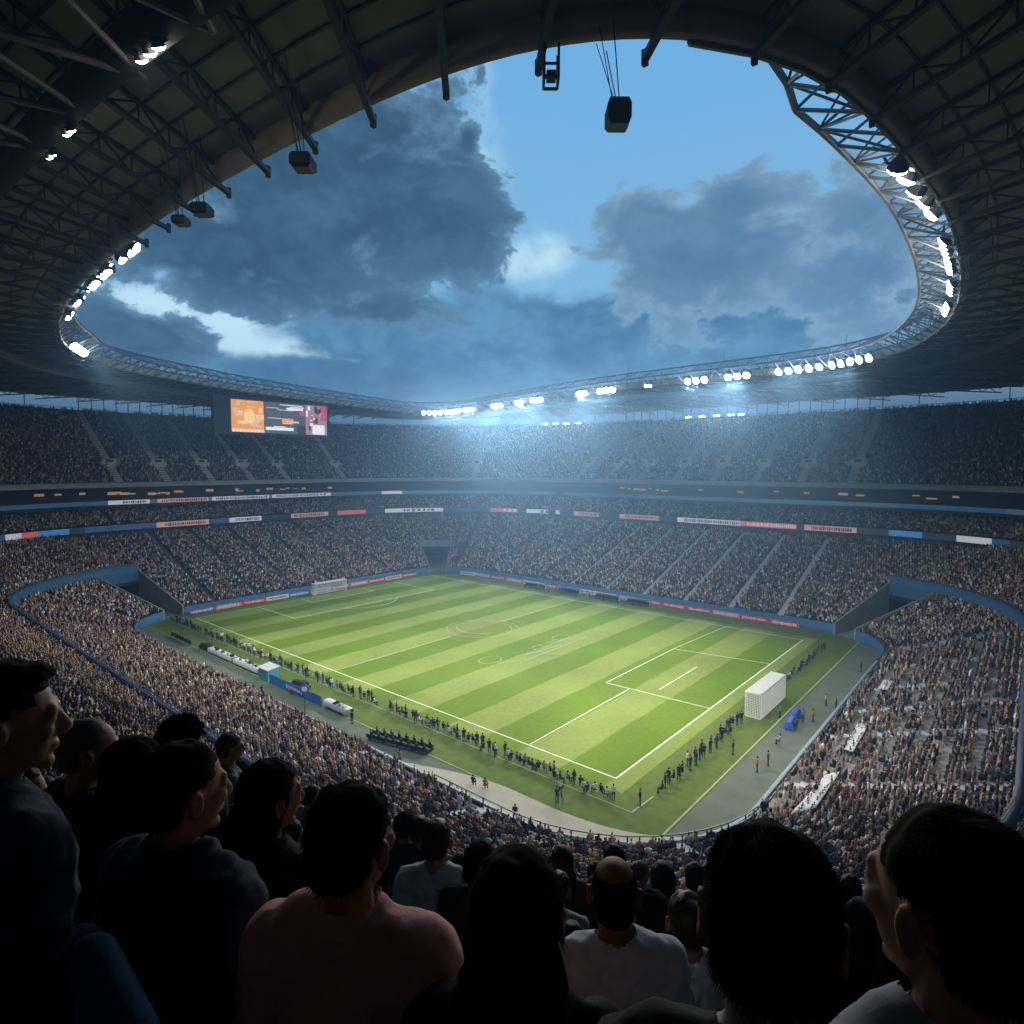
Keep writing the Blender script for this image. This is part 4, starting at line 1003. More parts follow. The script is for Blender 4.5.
def shirt_mesh(J, voxel=.010, fem=False, grow=.016, sleeve=1.0, collar=True, seed=0, hem=.90):
    bm = Blob(); dz = J['dz']; g = grow; w = .80 if fem else .90; z = lambda a: a+dz
    ell(bm, (-.005, 0, z(1.27)), (.115+g, .165*w+g, .20)); ell(bm, (.0, 0, z(1.08)), (.112+g, .15*w+g, .19)); cap(bm, (-.005, 0, z(1.02)), (-.005, 0, z(hem+.06)), .13+g, .135+g)
    cap(bm, (-.02, -.165*w, z(1.41)), (-.02, .165*w, z(1.41)), .058+g, .058+g)
    for s, n in ((1, 'l'), (-1, 'r')):
        cap(bm, (-.025, s*.03, z(1.465)), (-.02, s*.15*w, z(1.425)), .054+g, .055+g)
        sh, el, wr = (Vector(J[x+n]) for x in ('sh', 'el', 'wr')); sh.y *= w; el.y *= w
        cap(bm, sh, el, .056+g, .047+g)
        if sleeve > .6: cap(bm, el, el.lerp(wr, .88), .045+g, .033+g*.8)
    me = fuse(bm, voxel, 3, 'shirt')
    co = np.empty(len(me.vertices)*3, np.float32); me.vertices.foreach_get('co', co); co = co.reshape(-1, 3); no = np.empty(len(me.vertices)*3, np.float32); me.vertices.foreach_get('normal', no); no = no.reshape(-1, 3)
    o = Vector((seed*3.1, seed*1.7, 0))
    dsp = np.array([mnoise.noise(Vector((c[0]*9+c[2]*4, c[1]*9-c[2]*5, c[2]*11))+o)*.017+mnoise.noise(Vector((c[0]*24, c[1]*24, c[2]*20+c[1]*9))+o)*.0065+(.35-abs(mnoise.noise(Vector((c[0]*7+c[2]*6, c[1]*13, c[2]*8-abs(c[1])*10))+o)))*.014 for c in co], np.float32)
    co = co+no*(dsp[:, None]+.007); me.vertices.foreach_set('co', co.ravel())
    # open the neckline and the hem
    bm = bmesh.new(); bm.from_mesh(me)
    kill = [v for v in bm.verts if v.co.z < z(hem) or (math.hypot(v.co.x+.01, v.co.y) < .064 and v.co.z > z(1.452))]
    bmesh.ops.delete(bm, geom=kill, context='VERTS'); bm.to_mesh(me); bm.free(); me.update()
    return me
def collar_mesh(J, r=.072, h=.05):
    b = MB(); n = 28; dz = J['dz']
    for i in range(n):
        a0, a1 = .35+(2*PI-.7)*i/n, .35+(2*PI-.7)*(i+1)/n
        def P(a, rr, zz): return (-.02+rr*math.cos(a), rr*1.05*math.sin(a), zz+dz+.018*(-math.cos(a)))
        z0, z1 = 1.475, 1.475+h
        b.quad(P(a0, r, z0), P(a1, r, z0), P(a1, r-.008, z1), P(a0, r-.008, z1)); b.quad(P(a0, r-.008, z1), P(a1, r-.008, z1), P(a1, r+.018, z0+.012), P(a0, r+.018, z0+.012))
        b.quad(P(a0, r+.018, z0+.012), P(a1, r+.018, z0+.012), P(a1, r, z0-.01), P(a0, r, z0-.01))
    return b
def trousers_mesh(J, voxel=.012, grow=.014):
    bm = Blob(); dz = J['dz']; ell(bm, (-.005, 0, .96+dz), (.118+grow, .165+grow, .13))
    for n in 'lr':
        hp, kn, an = (Vector(J[x+n]) for x in ('hp', 'kn', 'an')); cap(bm, hp, kn, .09+grow, .066+grow); cap(bm, kn, an+Vector((0, 0, .02)), .064+grow, .052+grow)
    return fuse(bm, voxel, 2, 'trousers')
def hair_mesh(H, R, style, voxel=.006, seed=0, strands=2600, low=False):
    bm = Blob(); q = lambda *c: H+R @ Vector(c)
    def e(c, r): ell(bm, q(*c), r, R, 18)
    if style in ('short', 'quiff', 'buzz', 'curly'):
        g = {'short': .010, 'quiff': .012, 'buzz': .003, 'curly': .026}[style]
        e((-.024, 0, .042), (.092+g, .076+g, .084+g)); e((-.052, 0, -.015), (.055+g, .066+g, .072))
        if style == 'quiff': e((.04, 0, .108), (.045, .052, .022)); e((.0, 0, .112), (.06, .06, .025))
    elif style == 'bald':
        e((-.014, 0, .034), (.0985, .078, .088)); e((-.052, 0, -.015), (.058, .069, .072))
    elif style == 'long':
        e((-.022, 0, .040), (.106, .090, .098)); e((-.05, 0, -.06), (.078, .092, .12)); cap(bm, q(-.075, .03, -.08), (-.10, .06, H.z-.36), .07, .055); cap(bm, q(-.075, -.03, -.08), (-.10, -.06, H.z-.36), .07, .055); cap(bm, q(-.08, 0, -.1), (-.115, 0, H.z-.40), .07, .05)
    elif style == 'bob':
        e((-.022, 0, .040), (.104, .090, .096)); e((-.045, 0, -.05), (.080, .095, .095))
    me = fuse(bm, voxel, 1, 'hair')
    bm = bmesh.new(); bm.from_mesh(me); Ri = R.transposed(); kill = []
    for v in bm.verts:                      # clear the face, then ruffle
        l = Ri @ (v.co-H)
        if style != 'bald':
            front = .060-.5*max(0, .09-l.z)*(1 if l.z > .02 else 0)
            lim = .088 if l.z > .072 else (.050 if l.z > .045 else (.012 if style not in ('long', 'bob') else .03))
            if l.z > .10: lim = .13
            if l.x > lim and (abs(l.y) < .2): kill.append(v)
            elif style in ('short', 'quiff', 'buzz', 'curly') and (l.z < -.058 or (l.x > -.036 and l.z < .030 and abs(l.y) > .05)): kill.append(v)
        elif l.x > .035 or l.z > .085 or l.z < -.075 or (l.x > -.036 and l.z < .03): kill.append(v)
    bmesh.ops.delete(bm, geom=kill, context='VERTS')
    bm.normal_update()
    am = .012 if style == 'curly' else (.001 if style in ('buzz', 'bald') else .005)
    fr_ = 45 if style == 'curly' else 30
    for v in bm.verts: v.co += v.normal*am*mnoise.noise(v.co*fr_+Vector((seed, 0, 0)))*1.6
    if strands and len(bm.faces):
        rr = random.Random(seed); fs = list(bm.faces); Lh = {'short': .015, 'quiff': .013, 'buzz': .004, 'curly': .024, 'bald': .004, 'long': .06, 'bob': .035}[style]
        new = []
        for _ in range(strands):
            f = rr.choice(fs); c = f.calc_center_median(); n = f.normal.copy(); l = Ri @ (c-H)
            if style in ('long', 'bob'): d = R @ Vector((-.15, l.y*2, -1))
            else: d = R @ Vector((-.55+1.4*max(0, l.z-.06)*6*(1 if style == 'quiff' else .3), l.y*3, -.75 if l.z < .07 else -.05))
            d = (d.normalized()*.8+n*(.16 if style != 'curly' else .8)+Vector((rr.uniform(-1, 1), rr.uniform(-1, 1), rr.uniform(-1, 1)))*(.15 if style != 'curly' else .7)).normalized()
            sd = d.cross(n); 
            if sd.length < 1e-4: continue
            sd = sd.normalized()*.0011; L_ = Lh*rr.uniform(.5, 1.3); new.append((c-n*.002+sd, c-n*.002-sd, c+d*L_))
        for a, b_, t in new:
            vs = [bm.verts.new(x) for x in (a, b_, t)]; bm.faces.new(vs)
    bm.to_mesh(me); bm.free(); me.update(); return me

skin_m = mat('skin', (.42, .25, .17), .6, var=.10, scale=18, spec=.35)
skin_d = mat('skin_deep', (.26, .145, .09), .6, var=.10, scale=18, spec=.35)
hair_k = mat('hair_black', (.010, .009, .009), .95, var=.3, scale=30, spec=.08); hair_b = mat('hair_brown', (.05, .033, .022), .5, var=.3, scale=30); hair_g = mat('hair_grey', (.09, .082, .075), .6, var=.3, scale=30)
def cloth(name, c): return mat(name, c, .9, var=.18, scale=40, bump=.15)
CL = {k: cloth('cloth_'+k, v) for k, v in {'navy': (.018, .028, .055), 'black': (.009, .009, .010), 'pink': (.84, .41, .40), 'paleblue': (.50, .64, .76), 'white': (.74, .78, .80), 'charcoal': (.03, .032, .036), 'grey': (.18, .19, .20), 'slate': (.16, .22, .28), 'denim': (.025, .035, .06), 'blue': (.02, .07, .16), 'lgrey': (.40, .43, .46)}.items()}
def floor_near(x, y):
    d = float(d_of(np.array(x), np.array(y))); i = math.floor((d-18.9)/.8); return float(z_near(np.array(18.9+.8*i), np.array(360.0))), d
def hero(px, py, hh, look, style, shirt, label, fem=False, skin=None, hair=None, sleeve=1.0, collar=False, body_yaw=None, pitch=.10, seed=0, dress=None):
    """px,py head centre in the photo, hh its height there: gives the distance; look = compass angle of the gaze"""
    dep = FOC*.232/hh; C = at_depth(px, py, dep); fl, d = floor_near(C[0], C[1])
    by = look if body_yaw is None else body_yaw
    sc_h = 1.0; stat = C[2]-fl
    J = pose('stand', random.uniform(0, .6)); sc = (C[2]-fl)/1.635; lz = 0
    if not .86 < sc < 1.14:
        print('stature', label, round(sc, 2), 'dep', round(dep, 2)); 
    t = empty('person', (C[0], C[1], fl), math.radians(by)); tag(t, label, 'person')
    S_ = 1.0; extra = (C[2]-fl)-1.635                        # longer or shorter legs keep the head at its size
    for k in list(J):
        if isinstance(J[k], tuple):
            x, y, z = J[k]; f = min(1, max(0, (z-.08)/.84)); J[k] = (x, y, z+extra*f)
    J['dz'] = extra; J['hip'] += extra
    b, H, R = body_mesh(J, math.radians(look-by), pitch, .0062, True, fem); b.materials.append(skin or skin_m); link('body', b, t)
    t.location -= Vector((math.cos(math.radians(by))*.02, math.sin(math.radians(by))*.02, 0))
    s = shirt_mesh(J, .0095, fem, .016 if collar else .013, sleeve, collar, seed); s.materials.append(CL[shirt]); so = link('shirt', s, t)
    if collar: collar_mesh(J).build('collar', CL[shirt], so)
    else:
        cr = MB()
        for i in range(36):
            a0, a1 = 2*PI*i/36, 2*PI*(i+1)/36
            cr.tube(*[(-.014+.075*math.cos(a), .079*math.sin(a), 1.458+J['dz']-.016*math.cos(a)) for a in (a0, a1)], .0135, 8)
        cr.build('collar', CL[shirt], so)
    tr = trousers_mesh(J); tr.materials.append(CL['denim']); link('trousers', tr, t)
    h = hair_mesh(H, R, style, .006, seed, {'buzz': 1500, 'bald': 900}.get(style, 9000 if hh > 140 else 4200)); h.materials.append(hair or hair_k); link('hair', h, t)
    return t
hero(6, 722, 104, -12, 'quiff', 'navy', 'man in navy jacket seen in profile, quiff of dark hair, closest at the dark edge', seed=1, collar=True, body_yaw=8)
hero(90, 751, 60, -12, 'buzz', 'black', 'man with cropped grey hair in black top seen in profile', hair=hair_g, seed=2, body_yaw=5)
hero(186, 792, 90, 2, 'short', 'navy', 'dark-haired man in dark navy top, ear and cheek lit, beside the long-haired woman', seed=3, collar=True, body_yaw=20)
hero(272, 797, 66, -4, 'long', 'black', 'woman with long dark hair and black top, glancing towards the goal', fem=True, seed=4, body_yaw=15)
hero(354, 842, 105, 18, 'short', 'pink', 'man in pink shirt with folded collar seen from behind', seed=5, collar=True, body_yaw=30, sleeve=.5)
hero(437, 841, 40, 30, 'short', 'paleblue', 'person in pale blue shirt with brown hair, a few rows below the pink shirt', hair=hair_b, seed=6, body_yaw=32)
hero(482, 866, 42, 2, 'short', 'charcoal', 'man in dark top looking sideways, just past the pale blue shirt', seed=7, body_yaw=25)
hero(518, 915, 118, 33, 'long', 'black', 'person with a big mass of long black hair between the pink and white shirts', fem=True, seed=8, body_yaw=33)
hero(614, 893, 68, 33, 'bald', 'white', 'balding man in white shirt seen squarely from behind', hair=hair_k, seed=9, body_yaw=42, skin=skin_d)
hero(652, 916, 46, 40, 'bob', 'charcoal', 'dark bob-haired person in black just past the balding man', fem=True, seed=10)
hero(686, 921, 52, 42, 'short', 'white', 'person in white top half hidden behind the large dark head', hair=hair_b, seed=11)
hero(770, 922, 172, 18, 'short', 'black', 'nearest large dark head of thick hair seen from behind', seed=12, body_yaw=25)
hero(948, 908, 178, 60, 'short', 'lgrey', 'man in grey shirt with a big bare ear, nearest face beside the large dark head', seed=13, body_yaw=45, collar=True)
hero(136, 771, 62, 5, 'bob', 'black', 'dark-haired person in black between the cropped man and the navy top', fem=True, seed=14)
hero(184, 744, 46, 25, 'curly', 'charcoal', 'person with bushy dark hair behind the navy-topped man', seed=15)
hero(231, 748, 27, -15, 'short', 'slate', 'brown-haired person in slate top with face lit, above the long-haired woman', hair=hair_b, seed=16)
hero(311, 797, 20, 10, 'short', 'slate', 'dark-haired person in slate blue shirt, small, between the woman and the pink shirt', seed=17)
hero(330, 800, 22, 25, 'curly', 'charcoal', 'person with dark curls just behind the head of the pink-shirted man', seed=18)
hero(559, 889, 32, 15, 'short', 'lgrey', 'brown-haired person in light grey at the shoulder of the balding man', hair=hair_b, seed=19)
hero(405, 826, 26, 20, 'short', 'charcoal', 'dark short-haired person close above the pale blue shirt', seed=20)
hero(420, 830, 26, 35, 'short', 'grey', 'person in grey top directly beyond the pale blue shirt', hair=hair_b, seed=21)
hero(240, 775, 25, -5, 'short', 'paleblue', 'person in pale blue holding still, between the navy top and the long-haired woman', seed=22)
# a blue jacket hung over a seat back in front of the nearest row
c0 = at_depth(96, 955, 1.25); fl, _ = floor_near(c0[0], c0[1])
t = empty('jacket', (c0[0], c0[1], fl), math.radians(5)); tag(t, 'blue jacket hung over a seat back in the dark below the navy jacket', 'jacket')
bm = Blob(); top = c0[2]-fl
cap(bm, (0, .02, top-.02), (0, -.16, top-.10), .05, .05); cap(bm, (0, -.16, top-.10), (.02, -.34, top-.42), .05, .038); cap(bm, (0, .10, top-.05), (0, .12, top-.5), .06, .08); cap(bm, (0, -.05, top-.08), (0, 0, top-.55), .06, .09)
me = fuse(bm, .012, 3, 'cloth'); me.materials.append(CL['blue']); link('cloth', me, t)
p = MB(); p.abox(-.05, -.02, -.24, .24, .45, top-.12); p.abox(-.05, .3, -.24, .24, .42, .46); p.abox(.05, .1, -.2, -.15, 0, .42); p.abox(.05, .1, .15, .2, 0, .42); sbk = p.build('seat', M['dark']); sbk.location = t.location; sbk.rotation_euler = t.rotation_euler
tag(sbk, 'dark seat under the hanging blue jacket', 'seat')

# middle-distance spectators of the corner stand: a few shared figures
shirt_oc = objcol_mat('shirt_colours'); hair_oc = objcol_mat('hair_colours', rough=.6)
VAR = []
for k, (kind, fem, style, yw) in enumerate([('stand', 0, 'short', -.3), ('stand', 1, 'long', .2), ('stand', 0, 'curly', .35), ('sit', 0, 'short', .1), ('sit', 1, 'bob', -.35)]):
    J = pose(kind, .5); b, H, R = body_mesh(J, yw, .08, .016, True, bool(fem)); b.materials.append(skin_m)
    s = shirt_mesh(J, .022, bool(fem), .018, 1.0 if k != 3 else .5, False, k, .9); s.materials.append(shirt_oc)
    tr = trousers_mesh(J, .022); tr.materials.append(CL['denim']); h = hair_mesh(H, R, style, .012, k, 700); h.materials.append(hair_oc)
    VAR.append((kind, b, s, tr, h, style))
CNAME = {'black': (.012, .012, .014), 'navy': (.02, .03, .06), 'charcoal': (.04, .042, .048), 'grey': (.18, .18, .19), 'white': (.60, .61, .62), 'pale blue': (.30, .42, .55), 'tan': (.30, .22, .15), 'brown': (.11, .07, .045), 'maroon': (.16, .03, .03), 'olive': (.09, .09, .04)}
CW = [.26, .17, .14, .11, .08, .06, .06, .06, .03, .03]
hc = {'dark': (.012, .010, .009), 'brown': (.05, .03, .02), 'grey': (.15, .14, .13)}
near_seats = seats(18.9, 50, z_near, SL, SR+TOT, [], .6, .97, tun=False, dmaxf=near_dmax)
r_ = np.linalg.norm(near_seats[:, :2]-CAM[:2], axis=1); X, Y, dep = project(near_seats[:, :3]+np.array([0, 0, 1.3]))
ok = (r_ <= R_IND) & (r_ > 2.6) & (dep > .9) & (X > -60) & (X < 1090) & (Y < 1080)
heroes = [o for o in bpy.data.objects if o.name.startswith('person')]
HP = np.array([[*o.location] for o in heroes])
def clear(q): return np.min(np.hypot(HP[:, 0]-q[0], HP[:, 1]-q[1])) > .42
ns = [q for q in near_seats[ok] if clear(q)]; ns.sort(key=lambda q: np.linalg.norm(q[:2]-CAM[:2]))
def blocks(q):      # would the figure stand in front of the key figures seen in the photo?
    x, y, dp = project(q[:3]+np.array([0, 0, 1.62])); w = .25*FOC/dp
    for (hx, hy, hr, hd) in KEY:
        if dp < hd and abs(x-hx) < hr+w and y < hy+hr: return True
    return False
KEY = [(10, 722, 60, 1.26), (97, 751, 36, 2.3), (194, 792, 52, 1.45), (281, 798, 40, 2.0), (352, 842, 56, 1.27), (437, 841, 34, 3.5), (614, 893, 70, 2.0), (930, 905, 95, .8), (772, 915, 90, .8)]
ns = [q for q in ns if not blocks(q)]
NMID = 90; n_mid = 0; seen_lab = {}
row_words = lambda d: 'row just behind the curved parapet' if d < 22 else ('lower rows' if d < 30 else ('middle rows' if d < 38 else 'upper rows'))
for q in ns[:NMID]:
    k = random.choices(range(5), [.3, .2, .14, .22, .14])[0]; kind, b, s, tr, h, style = VAR[k]
    cn = random.choices(list(CNAME), CW)[0]; hn = random.choices(list(hc), [.7, .22, .08])[0]
    t = empty('person', q[:3], q[3]+random.gauss(0, .35)-.35); t.scale = (random.uniform(.94, 1.04),)*3
    hl = {'short': 'short', 'long': 'long', 'curly': 'curly', 'bob': 'bobbed'}[style]
    base = f'{"standing" if kind == "stand" else "seated"} spectator in {cn} with {hl} {hn} hair'
    seen_lab[base] = seen_lab.get(base, 0)+1
    tag(t, f'{base}, {ordn[min(19, seen_lab[base]-1)]} such down the corner stand', 'person', 'spectators in the dim corner stand')
    link('body', b, t); so = link('shirt', s, t); so.color = (*CNAME[cn], 1); link('trousers', tr, t); ho = link('hair', h, t); ho.color = (*hc[hn], 1); n_mid += 1
print('mid people', n_mid, 'heroes', len(heroes))
rest = [q for q in ns[NMID:]]
# people on the grass: small in the photo, one mesh each
def field_mesh(kind, vest, name, voxel=.03, cloth_c='oc'):
    J = pose(kind, .7); b, H, R = body_mesh(J, 0, .1, voxel, False); dz = J['dz']
    b.materials.append(skin_m); b.materials.append(shirt_oc); b.materials.append(CL['denim']); b.materials.append(hair_k); b.materials.append(CL['black'])
    mi = []
    for f in b.polygons:
        c = f.center; z = c.z-dz
        if kind == 'sit' and c.z < .60: mi.append(2 if c.z > .10 else 4)
        elif z > 1.50: mi.append(3 if (c.x-H.x < .03 and z > 1.56) or z > 1.70 else 0)
        elif z > .95: mi.append(1 if not (abs(c.y) < .16 and c.x > .2) else 0)
        else: mi.append(2 if z > .10 else 4)
    b.polygons.foreach_set('material_index', mi); b.name = name; return b
FM = [field_mesh('stand', 0, 'standing'), field_mesh('sit', 0, 'sitting')]
def fperson(x, y, yaw, k, color, label, group=None, z=.03, sc=1.0):
    o = link('person', FM[k]); o.location = (x, y, z); o.rotation_euler = (0, 0, yaw); o.color = (*color, 1); o.scale = (sc*1.12, sc*1.12, sc)
    tag(o, label, 'person', group); return o
words_c = {'black': (.012, .012, .014), 'navy': (.02, .03, .07), 'charcoal': (.04, .042, .05), 'grey': (.2, .2, .21), 'white': (.6, .6, .6), 'tan': (.32, .23, .15), 'blue': (.05, .12, .35)}
wts = [.36, .2, .17, .1, .08, .04, .05]
y = 53.5; n = 0; cnt = {}
def ordinal(n):
    n += 1
    suf = 'th' if 10 <= n % 100 <= 20 else {1: 'st', 2: 'nd', 3: 'rd'}.get(n % 10, 'th'); return f'{n}{suf}'
while y > -54.6:
    step = .74 if y > -14 else .66
    if not (22 < y < 23.2 or -19 < y < -17.6):
        c = random.choices(list(words_c), wts)[0]; k = 0 if random.random() < (.62 if y > -15 else .35) else 1
        fperson(-38.3+random.uniform(-.45, .45), y, random.gauss(.1, .7), k, words_c[c], f'{["standing", "crouching"][k]} person in {c}, {ordinal(n)} from the far end of the touchline', 'line of people along the touchline'); n += 1
    y -= step*random.uniform(.75, 1.3)
n1 = n; x = -33.5; n = 0
while x < 31:
    if not (-10.8 < x < 2.4):
        c = random.choices(list(words_c), [.4, .24, .16, .1, .05, 0, .05])[0]; k = 0 if random.random() < .5 else 1
        fperson(x, -57.4+random.uniform(-.4, .4), PI/2+random.gauss(0, .6), k, words_c[c], f'{["standing", "crouching"][k]} person in {c}, {ordinal(n)} from the bare corner behind the goal line', 'row of people behind the goal line'); n += 1
    x += (.82 if x < 3 else 1.25)*random.uniform(.75, 1.3)
n2 = n
OR = (.55, .13, .03); PK = (.62, .32, .22); BLU = (.03, .08, .32)
sp_ = [((640, 806), 0, (.015, .015, .018), 'lone person in black standing at the bare near corner of the pitch', 2.2), ((557, 803), 0, BLU, 'tall person in a blue coat standing beside a tripod near the row', 1.0),
       ((757, 772), 0, OR, 'steward in orange vest on the white line behind the goal', 2.0), ((826, 706), 0, PK, 'person in pale peach vest walking on the grey track', 1.5), ((836, 711), 0, (.015, .015, .018), 'person in black walking beside the peach vest', 1.5),
       ((813, 722), 0, OR, 'person in orange at the end of the blue covered bench', 1.6), ((803, 722), 0, (.2, .2, .2), 'person in grey stooping by the blue covered bench', 1.6), ((797, 728), 1, (.03, .05, .03), 'crouching person in dark green by the blue covered bench', 1.6),
       ((780, 745), 1, (.35, .36, .3), 'crouching person in pale grey on the grass behind the goal', 1.6), ((768, 766), 0, (.06, .10, .03), 'person in green beside the orange steward', 2), ((733, 755), 0, (.015, .015, .02), 'person in black standing apart between goal and row', 1.8),
       ((861, 672), 0, (.015, .015, .02), 'person in black under the blue curve of the front wall', 1.5), ((289, 695), 1, OR, 'crouching person in orange in front of the blue banner', 0), ((296, 720), 0, (.02, .02, .025), 'person in black under the round placard', 0), ((352, 724), 0, (.015, .015, .02), 'person in black walking between banner and seated block', .4),
       ((254, 695), 0, (.03, .03, .03), 'person in charcoal standing alone on the track, nearest the front rows', .4), ((262, 697), 0, (.015, .015, .02), 'person in black beside the lone charcoal figure on the track', .4), ((473, 787), 1, (.015, .015, .02), 'crouching person in black on the grey track', .4), ((485, 790), 1, (.5, .06, .04), 'crouching person in red on the grey track', .4),
       ((452, 800), 0, (.04, .03, .03), 'person in brown on the tan path', .5), ((457, 802), 0, (.015, .015, .02), 'person in black on the tan path beside the brown one', .5), ((400, 765), 0, (.3, .2, .15), 'person in tan at the upper end of the tan path', .5), ((515, 822), 0, (.015, .015, .018), 'person in black at the low end of the tan path', .5), ((780, 718), 0, (.2, .2, .22), 'person in grey behind the goal net', 1.6)]
for (px, py), k, c, l, yw in sp_:
    q = at_z(px, py, 0); o = fperson(q[0], q[1], yw, k, c, l)
q = at_z(561, 803, 0); t = empty('tripod', (q[0], q[1], .03)); tag(t, 'black camera tripod beside the person in the blue coat', 'tripod')
p = MB(); p.tube((0, 0, .5), (0, 0, 1.5), .03)
p.build('column', M['black'], t)
for a in (0, 2.1, 4.2): l = MB(); l.tube((0, 0, 1.1), (.45*math.cos(a), .45*math.sin(a), 0), .025); l.build('leg', M['black'], t)
p = MB(); p.abox(-.2, .25, -.1, .1, 1.5, 1.72); p.build('camera', M['black'], t)
# seated blocks on the track
n = 0
for (ax, ay, bx, by, cols, rows, gname) in ((-42.4, -33.2, -44.4, -24.5, 8, 2, 'seated block nearest the tan path'), (-43.2, 41.5, -43.4, 32.0, 7, 1, 'far bench on the track')):
    u = np.array([bx-ax, by-ay]); L = np.linalg.norm(u); u /= L; v = np.array([u[1], -u[0]])
    for i in range(cols):
        for r in range(rows):
            P_ = np.array([ax, ay])+u*(L*(i+.5)/cols)-v*r*1.1; fperson(P_[0], P_[1], random.gauss(0, .2), 1, words_c[random.choice(['black', 'black', 'navy', 'charcoal'])], f'dark-clad person, {ordinal(i)} in {["the front", "the second"][r]} row of the {gname}', gname)
    bt = empty('bench', (ax+u[0]*L/2, ay+u[1]*L/2, .02), math.atan2(u[1], u[0])); tag(bt, f'low black bench of the {gname}', 'bench')
    for r in range(rows):
        p = MB(); p.abox(-L/2, L/2, r*1.1-.1, r*1.1+.25, .36, .42); p.abox(-L/2, L/2, r*1.1+.22, r*1.1+.26, .42, .8); p.build('seat', M['black'], bt)
    p = MB()
    for xq in np.linspace(-L/2+.2, L/2-.2, 5): p.abox(xq-.03, xq+.03, 0, .1+1.1*(rows-1), 0, .36)
    p.build('frame', M['black'], bt)
# a few more around the far dugouts
n = 0
for y in np.arange(19, -17, -4.1):
    c = random.choices(list(words_c), [.3, .2, .15, .15, .12, .0, .08])[0]; fperson(38.1+random.uniform(-.5, .6), y, PI+random.gauss(0, .5), int(random.random() < .3), words_c[c], f'small far person in {c}, {ordinal(n)} along the far dugouts', 'people by the far dugouts'); n += 1
print('field people', n1, n2, n)

o = link('crowd', CROWD_ME); tag(o, 'dense crowd of seated spectators filling every tier of the bowl', 'crowd', kind='stuff')


# ------------------------------------------------------------------ sky, haze, light
W = bpy.data.worlds.new('World'); S.world = W; W.use_nodes = True; nt = W.node_tree; N = nt.nodes; Lk = nt.links
bg = N['Background']; bg.inputs['Strength'].default_value = 1.2
def mth(op, a, b_=None, c=None, clamp=False):
    n = N.new('ShaderNodeMath'); n.operation = op; n.use_clamp = clamp
    for i, x in enumerate((a, b_, c)):
        if x is None: continue
        if isinstance(x, (int, float)): n.inputs[i].default_value = float(x)
        else: Lk.new(x, n.inputs[i])
    return n.outputs[0]
def mixc(f, a, b_):
    n = N.new('ShaderNodeMix'); n.data_type = 'RGBA'
    if isinstance(f, (int, float)): n.inputs[0].default_value = f
    else: Lk.new(f, n.inputs[0])
    for i, x in ((6, a), (7, b_)):
        if isinstance(x, tuple): n.inputs[i].default_value = (*x, 1)
        else: Lk.new(x, n.inputs[i])
    return n.outputs[2]
def sstep(x, a, b_):
    n = N.new('ShaderNodeMapRange'); n.interpolation_type = 'SMOOTHSTEP'; n.inputs['From Min'].default_value = a; n.inputs['From Max'].default_value = b_; Lk.new(x, n.inputs['Value']); return n.outputs[0]
tc = N.new('ShaderNodeTexCoord'); rot = N.new('ShaderNodeVectorRotate'); rot.rotation_type = 'Z_AXIS'; rot.inputs['Angle'].default_value = -YAW; Lk.new(tc.outputs['Generated'], rot.inputs['Vector'])
sp = N.new('ShaderNodeSeparateXYZ'); Lk.new(rot.outputs[0], sp.inputs[0])
az = mth('ARCTAN2', sp.outputs['Y'], sp.outputs['X']); el = mth('ARCSINE', sp.outputs['Z'])
cmb = N.new('ShaderNodeCombineXYZ'); Lk.new(az, cmb.inputs[0]); Lk.new(mth('MULTIPLY', el, 1.5), cmb.inputs[1])
def fbm(scale, detail, off, dist=0, rough=.55):
    ad = N.new('ShaderNodeVectorMath'); ad.operation = 'ADD'; ad.inputs[1].default_value = off; Lk.new(cmb.outputs[0], ad.inputs[0])
    n = N.new('ShaderNodeTexNoise'); n.inputs['Scale'].default_value = scale; n.inputs['Detail'].default_value = detail; n.inputs['Roughness'].default_value = rough; n.inputs['Distortion'].default_value = dist; Lk.new(ad.outputs[0], n.inputs['Vector']); return n.outputs['Fac']
def ang(px, py):
    d = ray(px, py); d = d/np.linalg.norm(d); a = math.atan2(d[1], d[0])-YAW; return a, math.asin(d[2])
n1 = fbm(5.5, 12, (3.1, 1.7, 0), .35, .62); n2_ = fbm(14, 10, (7.7, 2.2, 1), .3, .62); n3_ = fbm(2.4, 6, (1.2, 9.4, 2))
edge = mth('ADD', mth('MULTIPLY', mth('SUBTRACT', n1, .5), 3.0), mth('MULTIPLY', mth('SUBTRACT', n2_, .5), 1.0))
def blobs(L):
    acc = None
    for (cx, cy, rx, ry, w) in L:
        a, e = ang(cx, cy); a2, _ = ang(cx+rx, cy); _, e2 = ang(cx, cy-ry); ra_, re_ = abs(a-a2), abs(e2-e)
        u = mth('DIVIDE', mth('SUBTRACT', az, a), ra_); v = mth('DIVIDE', mth('SUBTRACT', el, e), re_)
        f = mth('MULTIPLY', mth('SUBTRACT', 1.0, mth('SQRT', mth('ADD', mth('MULTIPLY', u, u), mth('MULTIPLY', v, v)))), w)
        acc = f if acc is None else mth('MAXIMUM', acc, f)
    return acc
# clear dusk blue above, paler towards the breaks; a low-sun Nishita sky mixed in
sky = N.new('ShaderNodeTexSky'); sky.sky_type = 'NISHITA'; sky.sun_disc = False; sky.sun_elevation = math.radians(1.5); sky.sun_rotation = math.radians(100)
nsky = N.new('ShaderNodeVectorMath'); nsky.operation = 'SCALE'; nsky.inputs['Scale'].default_value = .06; Lk.new(sky.outputs[0], nsky.inputs[0])
base = mixc(sstep(el, .10, .75), (.22, .46, .68), (.135, .40, .76))
base = mixc(.12, base, nsky.outputs[0])
